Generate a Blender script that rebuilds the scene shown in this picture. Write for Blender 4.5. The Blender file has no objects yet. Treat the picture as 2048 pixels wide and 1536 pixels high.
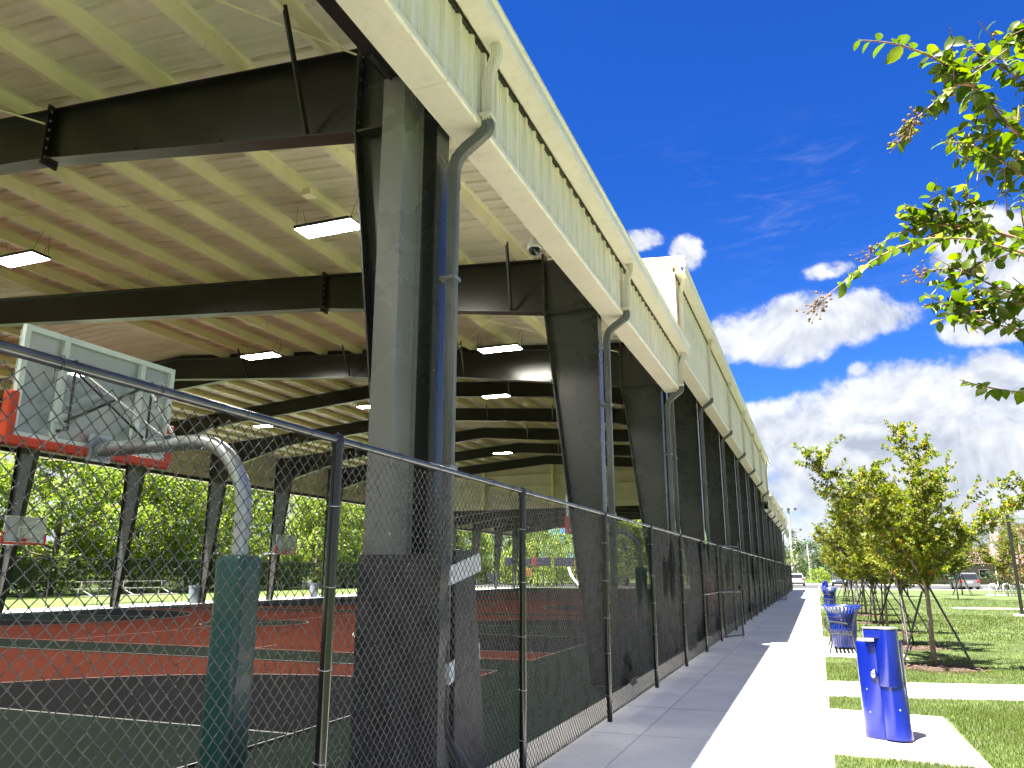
import bpy, math, random
import numpy as np
from mathutils import Vector, Matrix

S = bpy.context.scene
COL = S.collection
R = math.radians
rng = random.Random(7)

# ------------------------------------------------------------------ camera
cd = bpy.data.cameras.new('camera')
cd.sensor_width = 36.0
cd.lens = 36.0 * 1538 / 2048
cd.clip_start = 0.05
cd.clip_end = 3000
cam = bpy.data.objects.new('camera', cd)
COL.objects.link(cam)
cam.location = (0, 0, 1.70)
cam.rotation_euler = (R(90 + 13.808), 0, R(21.0645))
S.camera = cam

# ------------------------------------------------------------------ node helper
class NT:
    def __init__(s, tree):
        s.t = tree; s.n = tree.nodes; s.l = tree.links
    def new(s, typ, **kw):
        n = s.n.new(typ)
        for k, v in kw.items(): setattr(n, k, v)
        return n
    def put(s, sock, v):
        if hasattr(v, 'is_output') or isinstance(v, bpy.types.NodeSocket): s.l.new(v, sock)
        else: sock.default_value = v
    def math(s, op, a, b=None, c=None, clamp=False):
        n = s.new('ShaderNodeMath', operation=op, use_clamp=clamp)
        s.put(n.inputs[0], a)
        if b is not None: s.put(n.inputs[1], b)
        if c is not None: s.put(n.inputs[2], c)
        return n.outputs[0]
    def mix(s, f, a, b, blend='MIX'):
        n = s.new('ShaderNodeMix', data_type='RGBA', blend_type=blend)
        s.put(n.inputs[0], f); s.put(n.inputs[6], a); s.put(n.inputs[7], b)
        return n.outputs[2]
    def sstep(s, x, lo, hi, a=0.0, b=1.0):
        n = s.new('ShaderNodeMapRange', interpolation_type='SMOOTHSTEP')
        s.put(n.inputs[0], x); s.put(n.inputs[1], lo); s.put(n.inputs[2], hi); s.put(n.inputs[3], a); s.put(n.inputs[4], b)
        return n.outputs[0]
    def noise(s, vec, scale, detail=4, rough=.55, dist=0.0):
        n = s.new('ShaderNodeTexNoise')
        s.put(n.inputs['Vector'], vec); n.inputs['Scale'].default_value = scale
        n.inputs['Detail'].default_value = detail; n.inputs['Roughness'].default_value = rough
        n.inputs['Distortion'].default_value = dist
        return n.outputs[0]
def c4(c): return (c[0], c[1], c[2], 1.0)

# ------------------------------------------------------------------ world
SUNV = Vector((-0.173, -0.34, 1.0)).normalized()
w = bpy.data.worlds.new('World'); S.world = w; w.use_nodes = True
T = NT(w.node_tree); T.n.clear()
out = T.new('ShaderNodeOutputWorld'); bg = T.new('ShaderNodeBackground')
T.l.new(bg.outputs[0], out.inputs[0])
sky = T.new('ShaderNodeTexSky', sky_type='NISHITA')
sky.sun_disc = False
sky.sun_elevation = math.asin(SUNV.z)
sky.sun_rotation = math.atan2(SUNV.x, SUNV.y)
sky.altitude = 0; sky.air_density = 1.0; sky.dust_density = 0.2; sky.ozone_density = 3.0
SKY_STRENGTH = 0.056
bg.inputs[1].default_value = SKY_STRENGTH
hsv = T.new('ShaderNodeHueSaturation'); hsv.inputs['Saturation'].default_value = 1.16
hsv.inputs['Hue'].default_value = 0.515
T.l.new(sky.outputs[0], hsv.inputs['Color'])
tc = T.new('ShaderNodeTexCoord')
D = tc.outputs['Generated']
sx = T.new('ShaderNodeSeparateXYZ'); T.l.new(D, sx.inputs[0])
az = T.math('ARCTAN2', sx.outputs[0], sx.outputs[1])
el = T.math('ARCSINE', sx.outputs[2])
n_lo = T.noise(D, 9.0, 6, .60, .35)
n_hi = T.noise(D, 30.0, 4, .65, .2)
warp = T.math('ADD', T.math('MULTIPLY', T.math('SUBTRACT', n_lo, .5), 2.6), T.math('MULTIPLY', T.math('SUBTRACT', n_hi, .5), 1.05))
BL = [(-0.04, 0.166, 0.047, 0.043, 0.8), (0.017, 0.156, 0.067, 0.051, 1), (0.085, 0.169, 0.089, 0.056, 1), (0.146, 0.193, 0.075, 0.043, 1), (0.201, 0.198, 0.045, 0.041, 1), (0.045, 0.095, 0.113, 0.053, 1), (0.15, 0.107, 0.13, 0.067, 1), (0.22, 0.13, 0.065, 0.076, 1), (-0.003, 0.05, 0.078, 0.036, 0.7), (0.092, 0.037, 0.149, 0.04, 0.9), (-0.067, 0.292, 0.045, 0.031, 0.95), (-0.012, 0.29, 0.061, 0.038, 1), (0.042, 0.299, 0.063, 0.03, 0.9), (0.098, 0.291, 0.049, 0.02, 0.55), (0.043, 0.359, 0.038, 0.013, 0.5), (0.218, 0.362, 0.053, 0.033, 0.95), (0.258, 0.331, 0.051, 0.037, 1), (0.215, 0.265, 0.051, 0.021, 0.8), (-0.129, 0.4, 0.022, 0.023, 0.75), (-0.186, 0.42, 0.031, 0.014, 0.6), (0.067, 0.236, 0.015, 0.013, 0.55)]
cov = None
w.cycles.sampling_method = 'MANUAL'; w.cycles.sample_map_resolution = 256
cv = T.new('ShaderNodeCombineXYZ'); T.l.new(az, cv.inputs[0]); T.l.new(el, cv.inputs[1])
for (a, e, ra, re, wt) in BL:
    ma = T.new('ShaderNodeVectorMath', operation='MULTIPLY_ADD'); T.l.new(cv.outputs[0], ma.inputs[0])
    ia, ie = 1 / (ra * 1.25), 1 / (re * 1.25)
    ma.inputs[1].default_value = (ia, ie, 0); ma.inputs[2].default_value = (-a * ia, -e * ie, 0)
    dp = T.new('ShaderNodeVectorMath', operation='DOT_PRODUCT'); T.l.new(ma.outputs[0], dp.inputs[0]); T.l.new(ma.outputs[0], dp.inputs[1])
    b = T.math('SUBTRACT', wt, dp.outputs['Value'])
    cov = b if cov is None else T.math('SMOOTH_MAX', cov, b, .25)
# unseen cumulus round the rest of the sky, added to raise the ambient light
n_far = T.noise(D, 2.4, 2, .5, .4)
inview = T.sstep(T.math('ABSOLUTE', T.math('SUBTRACT', az, .05)), .30, .62)
cov2 = T.math('SUBTRACT', T.math('MULTIPLY', n_far, 5.0), T.math('ADD', 2.25, T.math('MULTIPLY', T.math('SUBTRACT', 1, inview), 4.0)))
cov2 = T.math('ADD', cov2, T.sstep(el, .12, .36, 1.5, 0.0))
cov = T.math('MAXIMUM', cov, cov2)
dens = T.math('ADD', cov, warp)
mask = T.math('ADD', T.math('MULTIPLY', T.sstep(dens, -.02, 0.52), .8), T.math('MULTIPLY', T.sstep(dens, -.25, 1.0), .2))
mask = T.math('MULTIPLY', mask, T.sstep(el, -0.01, 0.02))
# faint high wisps: stretched, torn noise in a few places
wm = T.new('ShaderNodeMapping'); T.l.new(cv.outputs[0], wm.inputs[0]); wm.inputs['Rotation'].default_value = (0, 0, R(-24)); wm.inputs['Scale'].default_value = (9, 42, 1)
wn = T.sstep(T.noise(wm.outputs[0], 1.0, 6, .68, .9), .47, .85)
wl = T.sstep(T.noise(D, 3.4, 2, .5), .50, .68)
mask = T.math('ADD', mask, T.math('MULTIPLY', T.math('MULTIPLY', wn, wl), .13), clamp=True)
# billow relief: difference of the cloud field towards the light
off = T.new('ShaderNodeVectorMath', operation='ADD'); T.l.new(D, off.inputs[0]); off.inputs[1].default_value = (-.004, -.006, .016)
n2 = T.noise(off.outputs[0], 9.0, 4, .60, .35)
rel = T.math('ADD', T.math('MULTIPLY', T.math('SUBTRACT', n_lo, n2), 5.0), T.math('MULTIPLY', T.math('SUBTRACT', n_hi, .5), .45))
lit = T.math('ADD', T.math('ADD', T.math('MULTIPLY', rel, .9), .62), T.math('MULTIPLY', T.math('SUBTRACT', .75, dens), .20), clamp=True)
ccol = T.mix(lit, (1.22, 1.34, 1.60, 1), (2.4, 2.45, 2.52, 1))
tint = T.mix(1.0, hsv.outputs[0], T.mix(T.sstep(el, .05, .5), (.15, .305, .50, 1), (.075, .25, .475, 1)), 'MULTIPLY')
final = T.mix(T.math('MULTIPLY', mask, .97), tint, ccol)
T.l.new(final, bg.inputs[0])

# ------------------------------------------------------------------ sun and exposure
sl = bpy.data.lights.new('sun', 'SUN'); sl.energy = 4.7; sl.angle = R(0.53); sl.color = (1.0, .955, .88)
so = bpy.data.objects.new('sun', sl); COL.objects.link(so)
so.location = SUNV * 60
so.rotation_euler = (-SUNV).to_track_quat('-Z', 'Y').to_euler()
vs = S.view_settings
vs.view_transform = 'Standard'; vs.look = 'None'; vs.gamma = 1; vs.use_curve_mapping = False
vs.exposure = 3.0
S.render.engine = 'CYCLES'
S.cycles.max_bounces = 6
S.cycles.diffuse_bounces = 4
S.cycles.glossy_bounces = 2
S.cycles.transmission_bounces = 2
S.cycles.transparent_max_bounces = 10
S.cycles.caustics_reflective = False
S.cycles.caustics_refractive = False

# ------------------------------------------------------------------ materials
MATS = {}
def mat(name, col, rough=.6, metal=0.0, var=.12, vscale=3.0, bump=0.0, bscale=40.0, spec=.5, stain=None, coat=0.0, bdist=.01, orand=0.0, streak=0.0):
    m = bpy.data.materials.new(name); m.use_nodes = True
    t = NT(m.node_tree); p = t.n['Principled BSDF']
    p.inputs['Roughness'].default_value = rough; p.inputs['Metallic'].default_value = metal
    p.inputs['Specular IOR Level'].default_value = spec
    if coat: p.inputs['Coat Weight'].default_value = coat; p.inputs['Coat Roughness'].default_value = .06
    g = t.new('ShaderNodeTexCoord'); ob = g.outputs['Object']
    n1 = t.noise(ob, vscale, 6, .6, .3)
    f = t.sstep(n1, .3, .7)
    lo = tuple(max(0, c * (1 - var)) for c in col); hi = tuple(min(1, c * (1 + var)) for c in col)
    c = t.mix(f, c4(lo), c4(hi))
    if stain:
        n2 = t.noise(ob, stain[1], 8, .65, .8)
        c = t.mix(t.sstep(n2, .56, .74, 0, stain[2]), c, c4(stain[0]))
    if streak:
        mp = t.new('ShaderNodeMapping'); mp.inputs['Scale'].default_value = (9, 9, .7); t.l.new(ob, mp.inputs[0])
        c = t.mix(t.sstep(t.noise(mp.outputs[0], 1.0, 5, .6), .5, .78, 0, streak), c, c4(tuple(v * .55 for v in col)))
    if orand:
        oi = t.new('ShaderNodeObjectInfo'); hv = t.new('ShaderNodeHueSaturation'); t.l.new(c, hv.inputs['Color'])
        t.l.new(t.math('ADD', 1 - orand / 2, t.math('MULTIPLY', oi.outputs['Random'], orand)), hv.inputs['Value']); c = hv.outputs[0]
    t.l.new(c, p.inputs['Base Color'])
    rr = t.math('ADD', rough - .06, t.math('MULTIPLY', n1, .12), clamp=True); t.l.new(rr, p.inputs['Roughness'])
    if bump:
        b = t.new('ShaderNodeBump'); b.inputs['Strength'].default_value = bump; b.inputs['Distance'].default_value = bdist
        t.l.new(t.noise(ob, bscale, 5, .6), b.inputs['Height']); t.l.new(b.outputs[0], p.inputs['Normal'])
    MATS[name] = m
    return m
def leafmat(name, cols, trans=.35, rough=.45, patch=None):
    m = bpy.data.materials.new(name); m.use_nodes = True
    t = NT(m.node_tree); t.n.clear()
    o = t.new('ShaderNodeOutputMaterial')
    ge = t.new('ShaderNodeNewGeometry')
    ramp = t.new('ShaderNodeValToRGB'); cr = ramp.color_ramp
    while len(cr.elements) < len(cols): cr.elements.new(.5)
    for i, (ps, c) in enumerate(cols): cr.elements[i].position = ps; cr.elements[i].color = c4(c)
    t.l.new(ge.outputs['Random Per Island'], ramp.inputs[0])
    g = t.new('ShaderNodeTexCoord')
    n = t.noise(g.outputs['Object'], 1.3, 3)
    rc = ramp.outputs[0]
    if patch:                                                       # dry, yellowed patches
        rc = t.mix(t.sstep(t.noise(g.outputs['Object'], .9, 5, .6, .5), .52, .74, 0, patch[1]), rc, c4(patch[0]))
    h = t.new('ShaderNodeHueSaturation'); t.l.new(rc, h.inputs['Color'])
    t.l.new(t.math('ADD', .75, t.math('MULTIPLY', n, .5)), h.inputs['Value'])
    p = t.new('ShaderNodeBsdfPrincipled'); p.inputs['Roughness'].default_value = rough
    p.inputs['Specular IOR Level'].default_value = .35
    t.l.new(h.outputs[0], p.inputs['Base Color'])
    tr = t.new('ShaderNodeBsdfTranslucent')
    h2 = t.new('ShaderNodeHueSaturation'); h2.inputs['Saturation'].default_value = 1.15; h2.inputs['Value'].default_value = 1.5
    t.l.new(h.outputs[0], h2.inputs['Color']); t.l.new(h2.outputs[0], tr.inputs[0])
    mx = t.new('ShaderNodeMixShader'); mx.inputs[0].default_value = trans
    t.l.new(p.outputs[0], mx.inputs[1]); t.l.new(tr.outputs[0], mx.inputs[2]); t.l.new(mx.outputs[0], o.inputs[0])
    MATS[name] = m; return m
def emat(name, col, strength):
    m = bpy.data.materials.new(name); m.use_nodes = True
    t = NT(m.node_tree); p = t.n['Principled BSDF']
    p.inputs['Base Color'].default_value = c4(col); p.inputs['Emission Color'].default_value = c4(col); p.inputs['Emission Strength'].default_value = strength
    MATS[name] = m; return m
def glassmat(name, tint, fac, rough=.03):
    m = bpy.data.materials.new(name); m.use_nodes = True
    t = NT(m.node_tree); t.n.clear(); o = t.new('ShaderNodeOutputMaterial')
    tr = t.new('ShaderNodeBsdfTransparent'); tr.inputs[0].default_value = c4(tint)
    gl = t.new('ShaderNodeBsdfGlossy'); gl.inputs['Roughness'].default_value = rough; gl.inputs[0].default_value = (.9, .95, 1, 1)
    df = t.new('ShaderNodeBsdfDiffuse'); df.inputs[0].default_value = (.55, .62, .66, 1)
    m1 = t.new('ShaderNodeMixShader'); m1.inputs[0].default_value = .86; t.l.new(gl.outputs[0], m1.inputs[1]); t.l.new(df.outputs[0], m1.inputs[2])
    mx = t.new('ShaderNodeMixShader'); mx.inputs[0].default_value = fac
    t.l.new(tr.outputs[0], mx.inputs[1]); t.l.new(m1.outputs[0], mx.inputs[2]); t.l.new(mx.outputs[0], o.inputs[0])
    MATS[name] = m; return m
def screenmat(name, col, fac):
    m = bpy.data.materials.new(name); m.use_nodes = True
    t = NT(m.node_tree); t.n.clear(); o = t.new('ShaderNodeOutputMaterial')
    tr = t.new('ShaderNodeBsdfTransparent'); df = t.new('ShaderNodeBsdfDiffuse'); df.inputs[0].default_value = c4(col)
    g = t.new('ShaderNodeTexCoord'); n = t.noise(g.outputs['Object'], 2.2, 5)
    wv = t.new('ShaderNodeTexWave', bands_direction='Z'); wv.inputs['Scale'].default_value = 9; wv.inputs['Distortion'].default_value = 1.2
    wv.inputs['Detail'].default_value = 2; t.l.new(g.outputs['Object'], wv.inputs['Vector'])
    f = t.math('ADD', t.math('ADD', fac - .07, t.math('MULTIPLY', n, .06)), t.math('MULTIPLY', wv.outputs[1], .10), clamp=True)
    mx = t.new('ShaderNodeMixShader'); t.l.new(f, mx.inputs[0])
    t.l.new(tr.outputs[0], mx.inputs[1]); t.l.new(df.outputs[0], mx.inputs[2]); t.l.new(mx.outputs[0], o.inputs[0])
    MATS[name] = m; return m

mat('cream', (.66, .61, .525), .42, var=.05, vscale=1.2, stain=((.42, .38, .29), 2.2, .3), orand=.07, streak=.28)
mat('cream_ceiling', (.80, .77, .60), .5, var=.08, vscale=1.5, orand=.10)
mat('cream_purlin', (.85, .81, .53), .45, var=.06, vscale=1.0, stain=((.36, .32, .2), 5, .4))
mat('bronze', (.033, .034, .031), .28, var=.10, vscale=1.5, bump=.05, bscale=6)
mat('bronze_skylit', (.15, .152, .146), .28, var=.08, vscale=1.5, bump=.05, bscale=6)  # bronze lightened, the sky's reflection on the portal column put into the colour
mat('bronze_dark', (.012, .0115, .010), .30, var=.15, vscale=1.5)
mat('ds_bronze', (.15, .15, .148), .30, var=.15, vscale=6, stain=((.2, .2, .2), 14, .4))
mat('black_vinyl', (.035, .036, .039), .28, var=.2, vscale=5)
mat('black_metal', (.018, .018, .02), .35, var=.2, vscale=4)
mat('rail_metal', (.07, .072, .078), .22, metal=.55, var=.2, vscale=7)
mat('pad_black', (.013, .014, .019), .45, var=.2, vscale=2, bump=.6, bscale=7, bdist=.03)
mat('pad_green', (.006, .075, .070), .38, var=.12, vscale=2, bump=.1, bscale=12, coat=.15)
mat('galv', (.42, .45, .47), .42, metal=.75, var=.2, vscale=9)
mat('bb_frame', (.62, .69, .70), .4, var=.08)
mat('orange', (.60, .05, .012), .45, var=.1, vscale=3)
mat('white_paint', (.78, .78, .76), .5, var=.04)
mat('tape', (.45, .48, .52), .5, var=.2, vscale=20, bump=.4, bscale=30)
mat('concrete', (.64, .62, .59), .85, var=.09, vscale=1.1, bump=.25, bscale=60, bdist=.004, stain=((.36, .35, .32), 2.0, .5), orand=.13)
mat('concrete_pad', (.40, .37, .325), .85, var=.07, vscale=1.3, bump=.25, bscale=50, bdist=.004, stain=((.5, .43, .33), 2.6, .45))
mat('concrete_slab', (.42, .42, .41), .85, var=.08, vscale=.8, bump=.2, bscale=50, bdist=.004)
mat('court_green', (.020, .036, .028), .85, var=.12, vscale=.7, bump=.2, bscale=120, bdist=.003, spec=.10, stain=((.038, .055, .046), 1.3, .4))
mat('court_red', (.195, .040, .021), .85, var=.10, vscale=.6, bump=.2, bscale=120, bdist=.003, spec=.10, stain=((.115, .03, .022), .9, .6))
mat('court_dark', (.012, .0125, .017), .85, var=.15, vscale=.7, bump=.2, bscale=120, bdist=.003, spec=.10, stain=((.03, .03, .036), 1.2, .4))
mat('line_white', (.72, .72, .70), .6, var=.1, vscale=8)
mat('lawn', (0.0488, 0.0733, 0.0137), .9, var=.35, vscale=1.6, bump=.5, bscale=30, bdist=.03, stain=((0.0733, 0.0830, 0.0195), .6, .5))
mat('far_lawn', (0.0684, 0.1123, 0.0156), .9, var=.25, vscale=.4)
mat('asphalt', (.036, .036, .038), .85, var=.12, vscale=.6, bump=.2, bscale=80)
mat('kerb', (.30, .29, .27), .85, var=.06)
mat('mulch', (.05, .028, .018), .95, var=.5, vscale=25, bump=1.0, bscale=45, bdist=.03)
mat('chip', (.09, .055, .034), .9, var=.5, vscale=30)
mat('bark', (.15, .12, .088), .85, var=.25, vscale=12, bump=.6, bscale=30, stain=((.21, .175, .13), 6, .5))
mat('bark_dark', (.10, .075, .055), .9, var=.3, vscale=5, bump=.6, bscale=12)
mat('twig', (.20, .11, .07), .7, var=.3, vscale=20)
mat('berry', (.12, .07, .032), .7, var=.5, vscale=60)
mat('blue_paint', (.0010, .0095, .17), .24, var=.05, vscale=2, coat=.12, stain=((.004, .016, .13), 9, .35))
mat('post_black', (.010, .0105, .012), .18, var=.2, vscale=5)
mat('blue_bin', (0.0027, 0.0189, 0.1836), .35, var=.1, vscale=6, coat=.3)
mat('steel', (.6, .6, .58), .3, metal=.9, var=.1)
mat('grey_bin', (.10, .125, .15), .5, var=.1)
mat('canopy_blue', (.012, .14, .52), .6, var=.12)
mat('car_white', (.40, .41, .42), .25, var=.02, coat=.6)
mat('car_dark', (.035, .045, .055), .22, var=.05, coat=.6)
mat('car_silver', (.15, .155, .17), .28, metal=.5, var=.03, coat=.5)
mat('car_glass', (.015, .018, .022), .08, var=.05)
mat('tyre', (.02, .02, .02), .8, var=.2)
mat('tail_red', (.45, .02, .02), .25, var=.1)
mat('plaster', (.17, .135, .115), .8, var=.06)
mat('roof_tile', (.10, .058, .045), .8, var=.2)
mat('skin', (.48, .26, .17), .55, var=.06)
mat('cloth_red', (.35, .05, .04), .8, var=.15)
mat('cloth_dark', (.03, .03, .04), .85, var=.2)
mat('flag_red', (.55, .03, .04), .7, var=.1)
mat('flag_white', (.8, .8, .8), .7, var=.05)
mat('flag_blue', (.03, .05, .25), .7, var=.1)
mat('play_red', (.10, .012, .01), .6); mat('play_blue', (.004, .006, .02), .6); mat('play_yellow', (.13, .06, .008), .6)
mat('pole_grey', (.35, .34, .32), .6)
emat('lamp_panel', (1, .96, .84), 22.0)
emat('small_lamp', (.9, .95, 1), 2.0)
glassmat('board_glass', (.84, .88, .89), .42, .06)
screenmat('windscreen', (.005, .0055, .0065), .60)
screenmat('far_screen', (.03, .034, .032), .42)
leafmat('leaf_myrtle', [(0, (0.0581, 0.0963, 0.0096)), (.5, (0.1040, 0.1461, 0.0156)), (.84, (0.1827, 0.2000, 0.0210)), (.95, (0.3157, 0.2385, 0.0240)), (1, (0.3489, 0.1308, 0.0240))], .45)
leafmat('leaf_near', [(0, (0.0382, 0.0698, 0.0072)), (.55, (0.0650, 0.1045, 0.0097)), (.88, (0.1148, 0.1535, 0.0158)), (1, (0.2142, 0.2232, 0.0484))], .5, .35)
leafmat('leaf_broad', [(0, (0.0692, 0.1210, 0.0176)), (.4, (0.1302, 0.1934, 0.0274)), (.8, (0.2282, 0.2901, 0.0484)), (1, (0.3420, 0.3465, 0.0967))], .5)
leafmat('leaf_oak', [(0, (.025, .05, .018)), (.6, (.045, .075, .025)), (1, (.08, .11, .035))], .25)
leafmat('leaf_far', [(0, (.05, .075, .035)), (.6, (.08, .11, .045)), (1, (.13, .15, .06))], .3)
leafmat('leaf_palm', [(0, (0.0293, 0.0537, 0.0098)), (.7, (0.0488, 0.0781, 0.0147)), (1, (0.1563, 0.1221, 0.0342))], .3)
leafmat('leaf_orange', [(0, (0.0586, 0.0684, 0.0147)), (.5, (0.1074, 0.0879, 0.0195)), (1, (0.1758, 0.0830, 0.0195))], .35)
leafmat('grass_blade', [(0, (0.0391, 0.0684, 0.0088)), (.5, (0.0684, 0.1074, 0.0147)), (.85, (0.1026, 0.1368, 0.0220)), (1, (0.1856, 0.1661, 0.0586))], .4, .5, patch=((0.147, 0.127, 0.044), .55))

# ------------------------------------------------------------------ mesh builder
class MB:
    def __init__(s): s.v = []; s.f = []
    def add(s, vs, fs):
        b = len(s.v); s.v.extend([tuple(p) for p in vs]); s.f.extend([tuple(i + b for i in f) for f in fs]); return s
    def box(s, x0, x1, y0, y1, z0, z1):
        return s.add([(x0, y0, z0), (x1, y0, z0), (x1, y1, z0), (x0, y1, z0), (x0, y0, z1), (x1, y0, z1), (x1, y1, z1), (x0, y1, z1)],
                     [(0, 3, 2, 1), (4, 5, 6, 7), (0, 1, 5, 4), (1, 2, 6, 5), (2, 3, 7, 6), (3, 0, 4, 7)])
    def prism(s, pts, axis, a, b):
        n = len(pts)
        def mk(p, h): return {'x': (h, p[0], p[1]), 'y': (p[0], h, p[1]), 'z': (p[0], p[1], h)}[axis]
        vs = [mk(p, a) for p in pts] + [mk(p, b) for p in pts]
        fs = [tuple(range(n - 1, -1, -1)), tuple(range(n, 2 * n))] + [(i, (i + 1) % n, n + (i + 1) % n, n + i) for i in range(n)]
        return s.add(vs, fs)
    def sheet(s, pts, axis, a, b):
        """open profile extruded (no caps)"""
        n = len(pts)
        def mk(p, h): return {'x': (h, p[0], p[1]), 'y': (p[0], h, p[1]), 'z': (p[0], p[1], h)}[axis]
        return s.add([mk(p, a) for p in pts] + [mk(p, b) for p in pts], [(i, i + 1, n + i + 1, n + i) for i in range(n - 1)])
    def tube(s, path, r, n=8, cap=True, ry=None, up=None, prof=None):
        P = [Vector(p) for p in path]; m = len(P)
        rs = r if isinstance(r, (list, tuple)) else [r] * m
        if prof is None: prof = [(math.cos(2 * math.pi * k / n), math.sin(2 * math.pi * k / n)) for k in range(n)]
        n = len(prof); u = Vector(up) if up else None; vs = []; prev = None
        for i in range(m):
            t = (P[min(i + 1, m - 1)] - P[max(i - 1, 0)]).normalized()
            if u is not None: a = u
            elif prev is None: a = Vector((0, 0, 1)) if abs(t.z) < .9 else Vector((1, 0, 0))
            else: a = prev
            sd = t.cross(a)
            if sd.length < 1e-6: sd = t.cross(Vector((.3, .9, .2)))
            sd.normalize(); b = sd.cross(t).normalized(); prev = b
            for (c, q) in prof: vs.append(P[i] + sd * (c * rs[i]) + b * (q * rs[i]))
        fs = [(i * n + k, i * n + (k + 1) % n, (i + 1) * n + (k + 1) % n, (i + 1) * n + k) for i in range(m - 1) for k in range(n)]
        if cap: fs += [tuple(range(n - 1, -1, -1)), tuple(range((m - 1) * n, m * n))]
        return s.add(vs, fs)
    def lathe(s, prof, n=24, cx=0, cy=0, sx=1.0, sy=1.0, cap=True):
        m = len(prof); vs = []
        for (r, z) in prof:
            for k in range(n):
                a = 2 * math.pi * k / n; vs.append((cx + r * sx * math.cos(a), cy + r * sy * math.sin(a), z))
        fs = [(i * n + k, i * n + (k + 1) % n, (i + 1) * n + (k + 1) % n, (i + 1) * n + k) for i in range(m - 1) for k in range(n)]
        if cap: fs += [tuple(range(n - 1, -1, -1)), tuple(range((m - 1) * n, m * n))]
        return s.add(vs, fs)
    def mesh(s, name, m, smooth=False):
        me = bpy.data.meshes.new(name); me.from_pydata(s.v, [], s.f)
        if m: me.materials.append(MATS[m])
        if smooth: me.polygons.foreach_set('use_smooth', [True] * len(me.polygons)); 
        me.update(); return me
    def build(s, name, m, parent=None, smooth=False, loc=None, bevel=0):
        return link(name, s.mesh(name, m, smooth), parent, loc, bevel, smooth)
def link(name, me, parent=None, loc=None, bevel=0, smooth=False):
    o = bpy.data.objects.new(name, me); COL.objects.link(o)
    if loc: o.location = loc
    if parent is not None:
        o.parent = parent
        if parent.get('_wl'): o.matrix_parent_inverse = Matrix.Translation(-parent.location)
    if bevel:
        b = o.modifiers.new('bevel', 'BEVEL'); b.width = bevel; b.segments = 2; b.limit_method = 'ANGLE'; b.angle_limit = R(40)
    if smooth and me is not None:
        try: me.set_sharp_from_angle(angle=R(38))
        except Exception: pass
    return o
def npmesh(name, verts, faces, m, smooth=False):
    """verts (n,3); faces (k,3|4) arrays"""
    me = bpy.data.meshes.new(name)
    verts = np.asarray(verts, np.float32); faces = np.asarray(faces, np.int32); k = faces.shape[1]
    me.vertices.add(len(verts)); me.vertices.foreach_set('co', verts.ravel())
    me.loops.add(faces.size); me.loops.foreach_set('vertex_index', faces.ravel())
    me.polygons.add(len(faces)); me.polygons.foreach_set('loop_start', np.arange(0, faces.size, k, dtype=np.int32))
    if smooth: me.polygons.foreach_set('use_smooth', np.ones(len(faces), bool))
    me.materials.append(MATS[m]); me.update(calc_edges=True); me.validate(); return me
def tag(o, label=None, cat=None, group=None, kind=None):
    if label: o['label'] = label
    if cat: o['category'] = cat
    if group: o['group'] = group
    if kind: o['kind'] = kind
    return o
def thing(name, label, cat, loc=(0, 0, 0), group=None, rot=0, world=False):
    """an Empty at the base of a thing; world=True: its parts are built in world coordinates"""
    o = bpy.data.objects.new(name, None); COL.objects.link(o); o.location = loc; o.rotation_euler = (0, 0, rot)
    o.empty_display_size = .2
    if world: o['_wl'] = 1
    return tag(o, label, cat, group)
def struct(name, mb, m, smooth=False, parent=None):
    o = mb.build(name, m, parent, smooth)
    if parent is None: o['kind'] = 'structure'
    return o
def copy_tree(o, parent=None):
    c = o.copy(); COL.objects.link(c); c.parent = parent
    for ch in list(o.children): copy_tree(ch, c)
    return c
# ================================================================== SETTING
def poly(mb, pts, z): return mb.add([(x, y, z) for x, y in pts], [tuple(range(len(pts)))])
def rectp(mb, x0, x1, y0, y1, z): return poly(mb, [(x0, y0), (x1, y0), (x1, y1), (x0, y1)], z)

struct('ground', rectp(MB(), -900, 900, -300, 2200, -0.05), 'far_lawn')
# lawn sheet beside the path
g = MB()
for (x0, x1, y0, y1) in [(0.012, 60, -12, 92)]:
    rectp(g, x0, x1, y0, y1, -0.012)
struct('lawn', g, 'lawn')
struct('far_lawn', rectp(MB(), -52, -36.22, -25, 120, -0.03), 'far_lawn')

# court slab, its concrete strip and the painted zones
COURT_X0, COURT_X1 = -34.4, -2.56
slab = struct('court_floor', MB().box(COURT_X0, COURT_X1, -24, 89, -.15, -.002), 'concrete_slab')
ys = -17.18 / 2 - 2.3
rectp(g := MB(), -33.0, -2.92, -24, 88.4, .002)
tag(g.build('green_border', 'court_green', slab))
CXN, CXF = -5.42, -31.3           # baselines
LW = .05
def arcpts(cx, cy, r, a0, a1, n): return [(cx + r * math.cos(a0 + (a1 - a0) * i / n), cy + r * math.sin(a0 + (a1 - a0) * i / n)) for i in range(n + 1)]
def line_strip(mb, pts, w, z, closed=False):
    n = len(pts); vs = []; L = [Vector((p[0], p[1])) for p in pts]
    for i in range(n):
        a = L[(i - 1) % n] if (closed or i > 0) else L[i]; b = L[(i + 1) % n] if (closed or i < n - 1) else L[i]
        t = (b - a).normalized(); nn = Vector((-t.y, t.x)) * w / 2
        vs += [(L[i].x + nn.x, L[i].y + nn.y, z), (L[i].x - nn.x, L[i].y - nn.y, z)]
    m = n if closed else n - 1
    mb.add(vs, [(2 * i, 2 * i + 1, (2 * i + 3) % (2 * n), (2 * i + 2) % (2 * n)) for i in range(m)])
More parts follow.
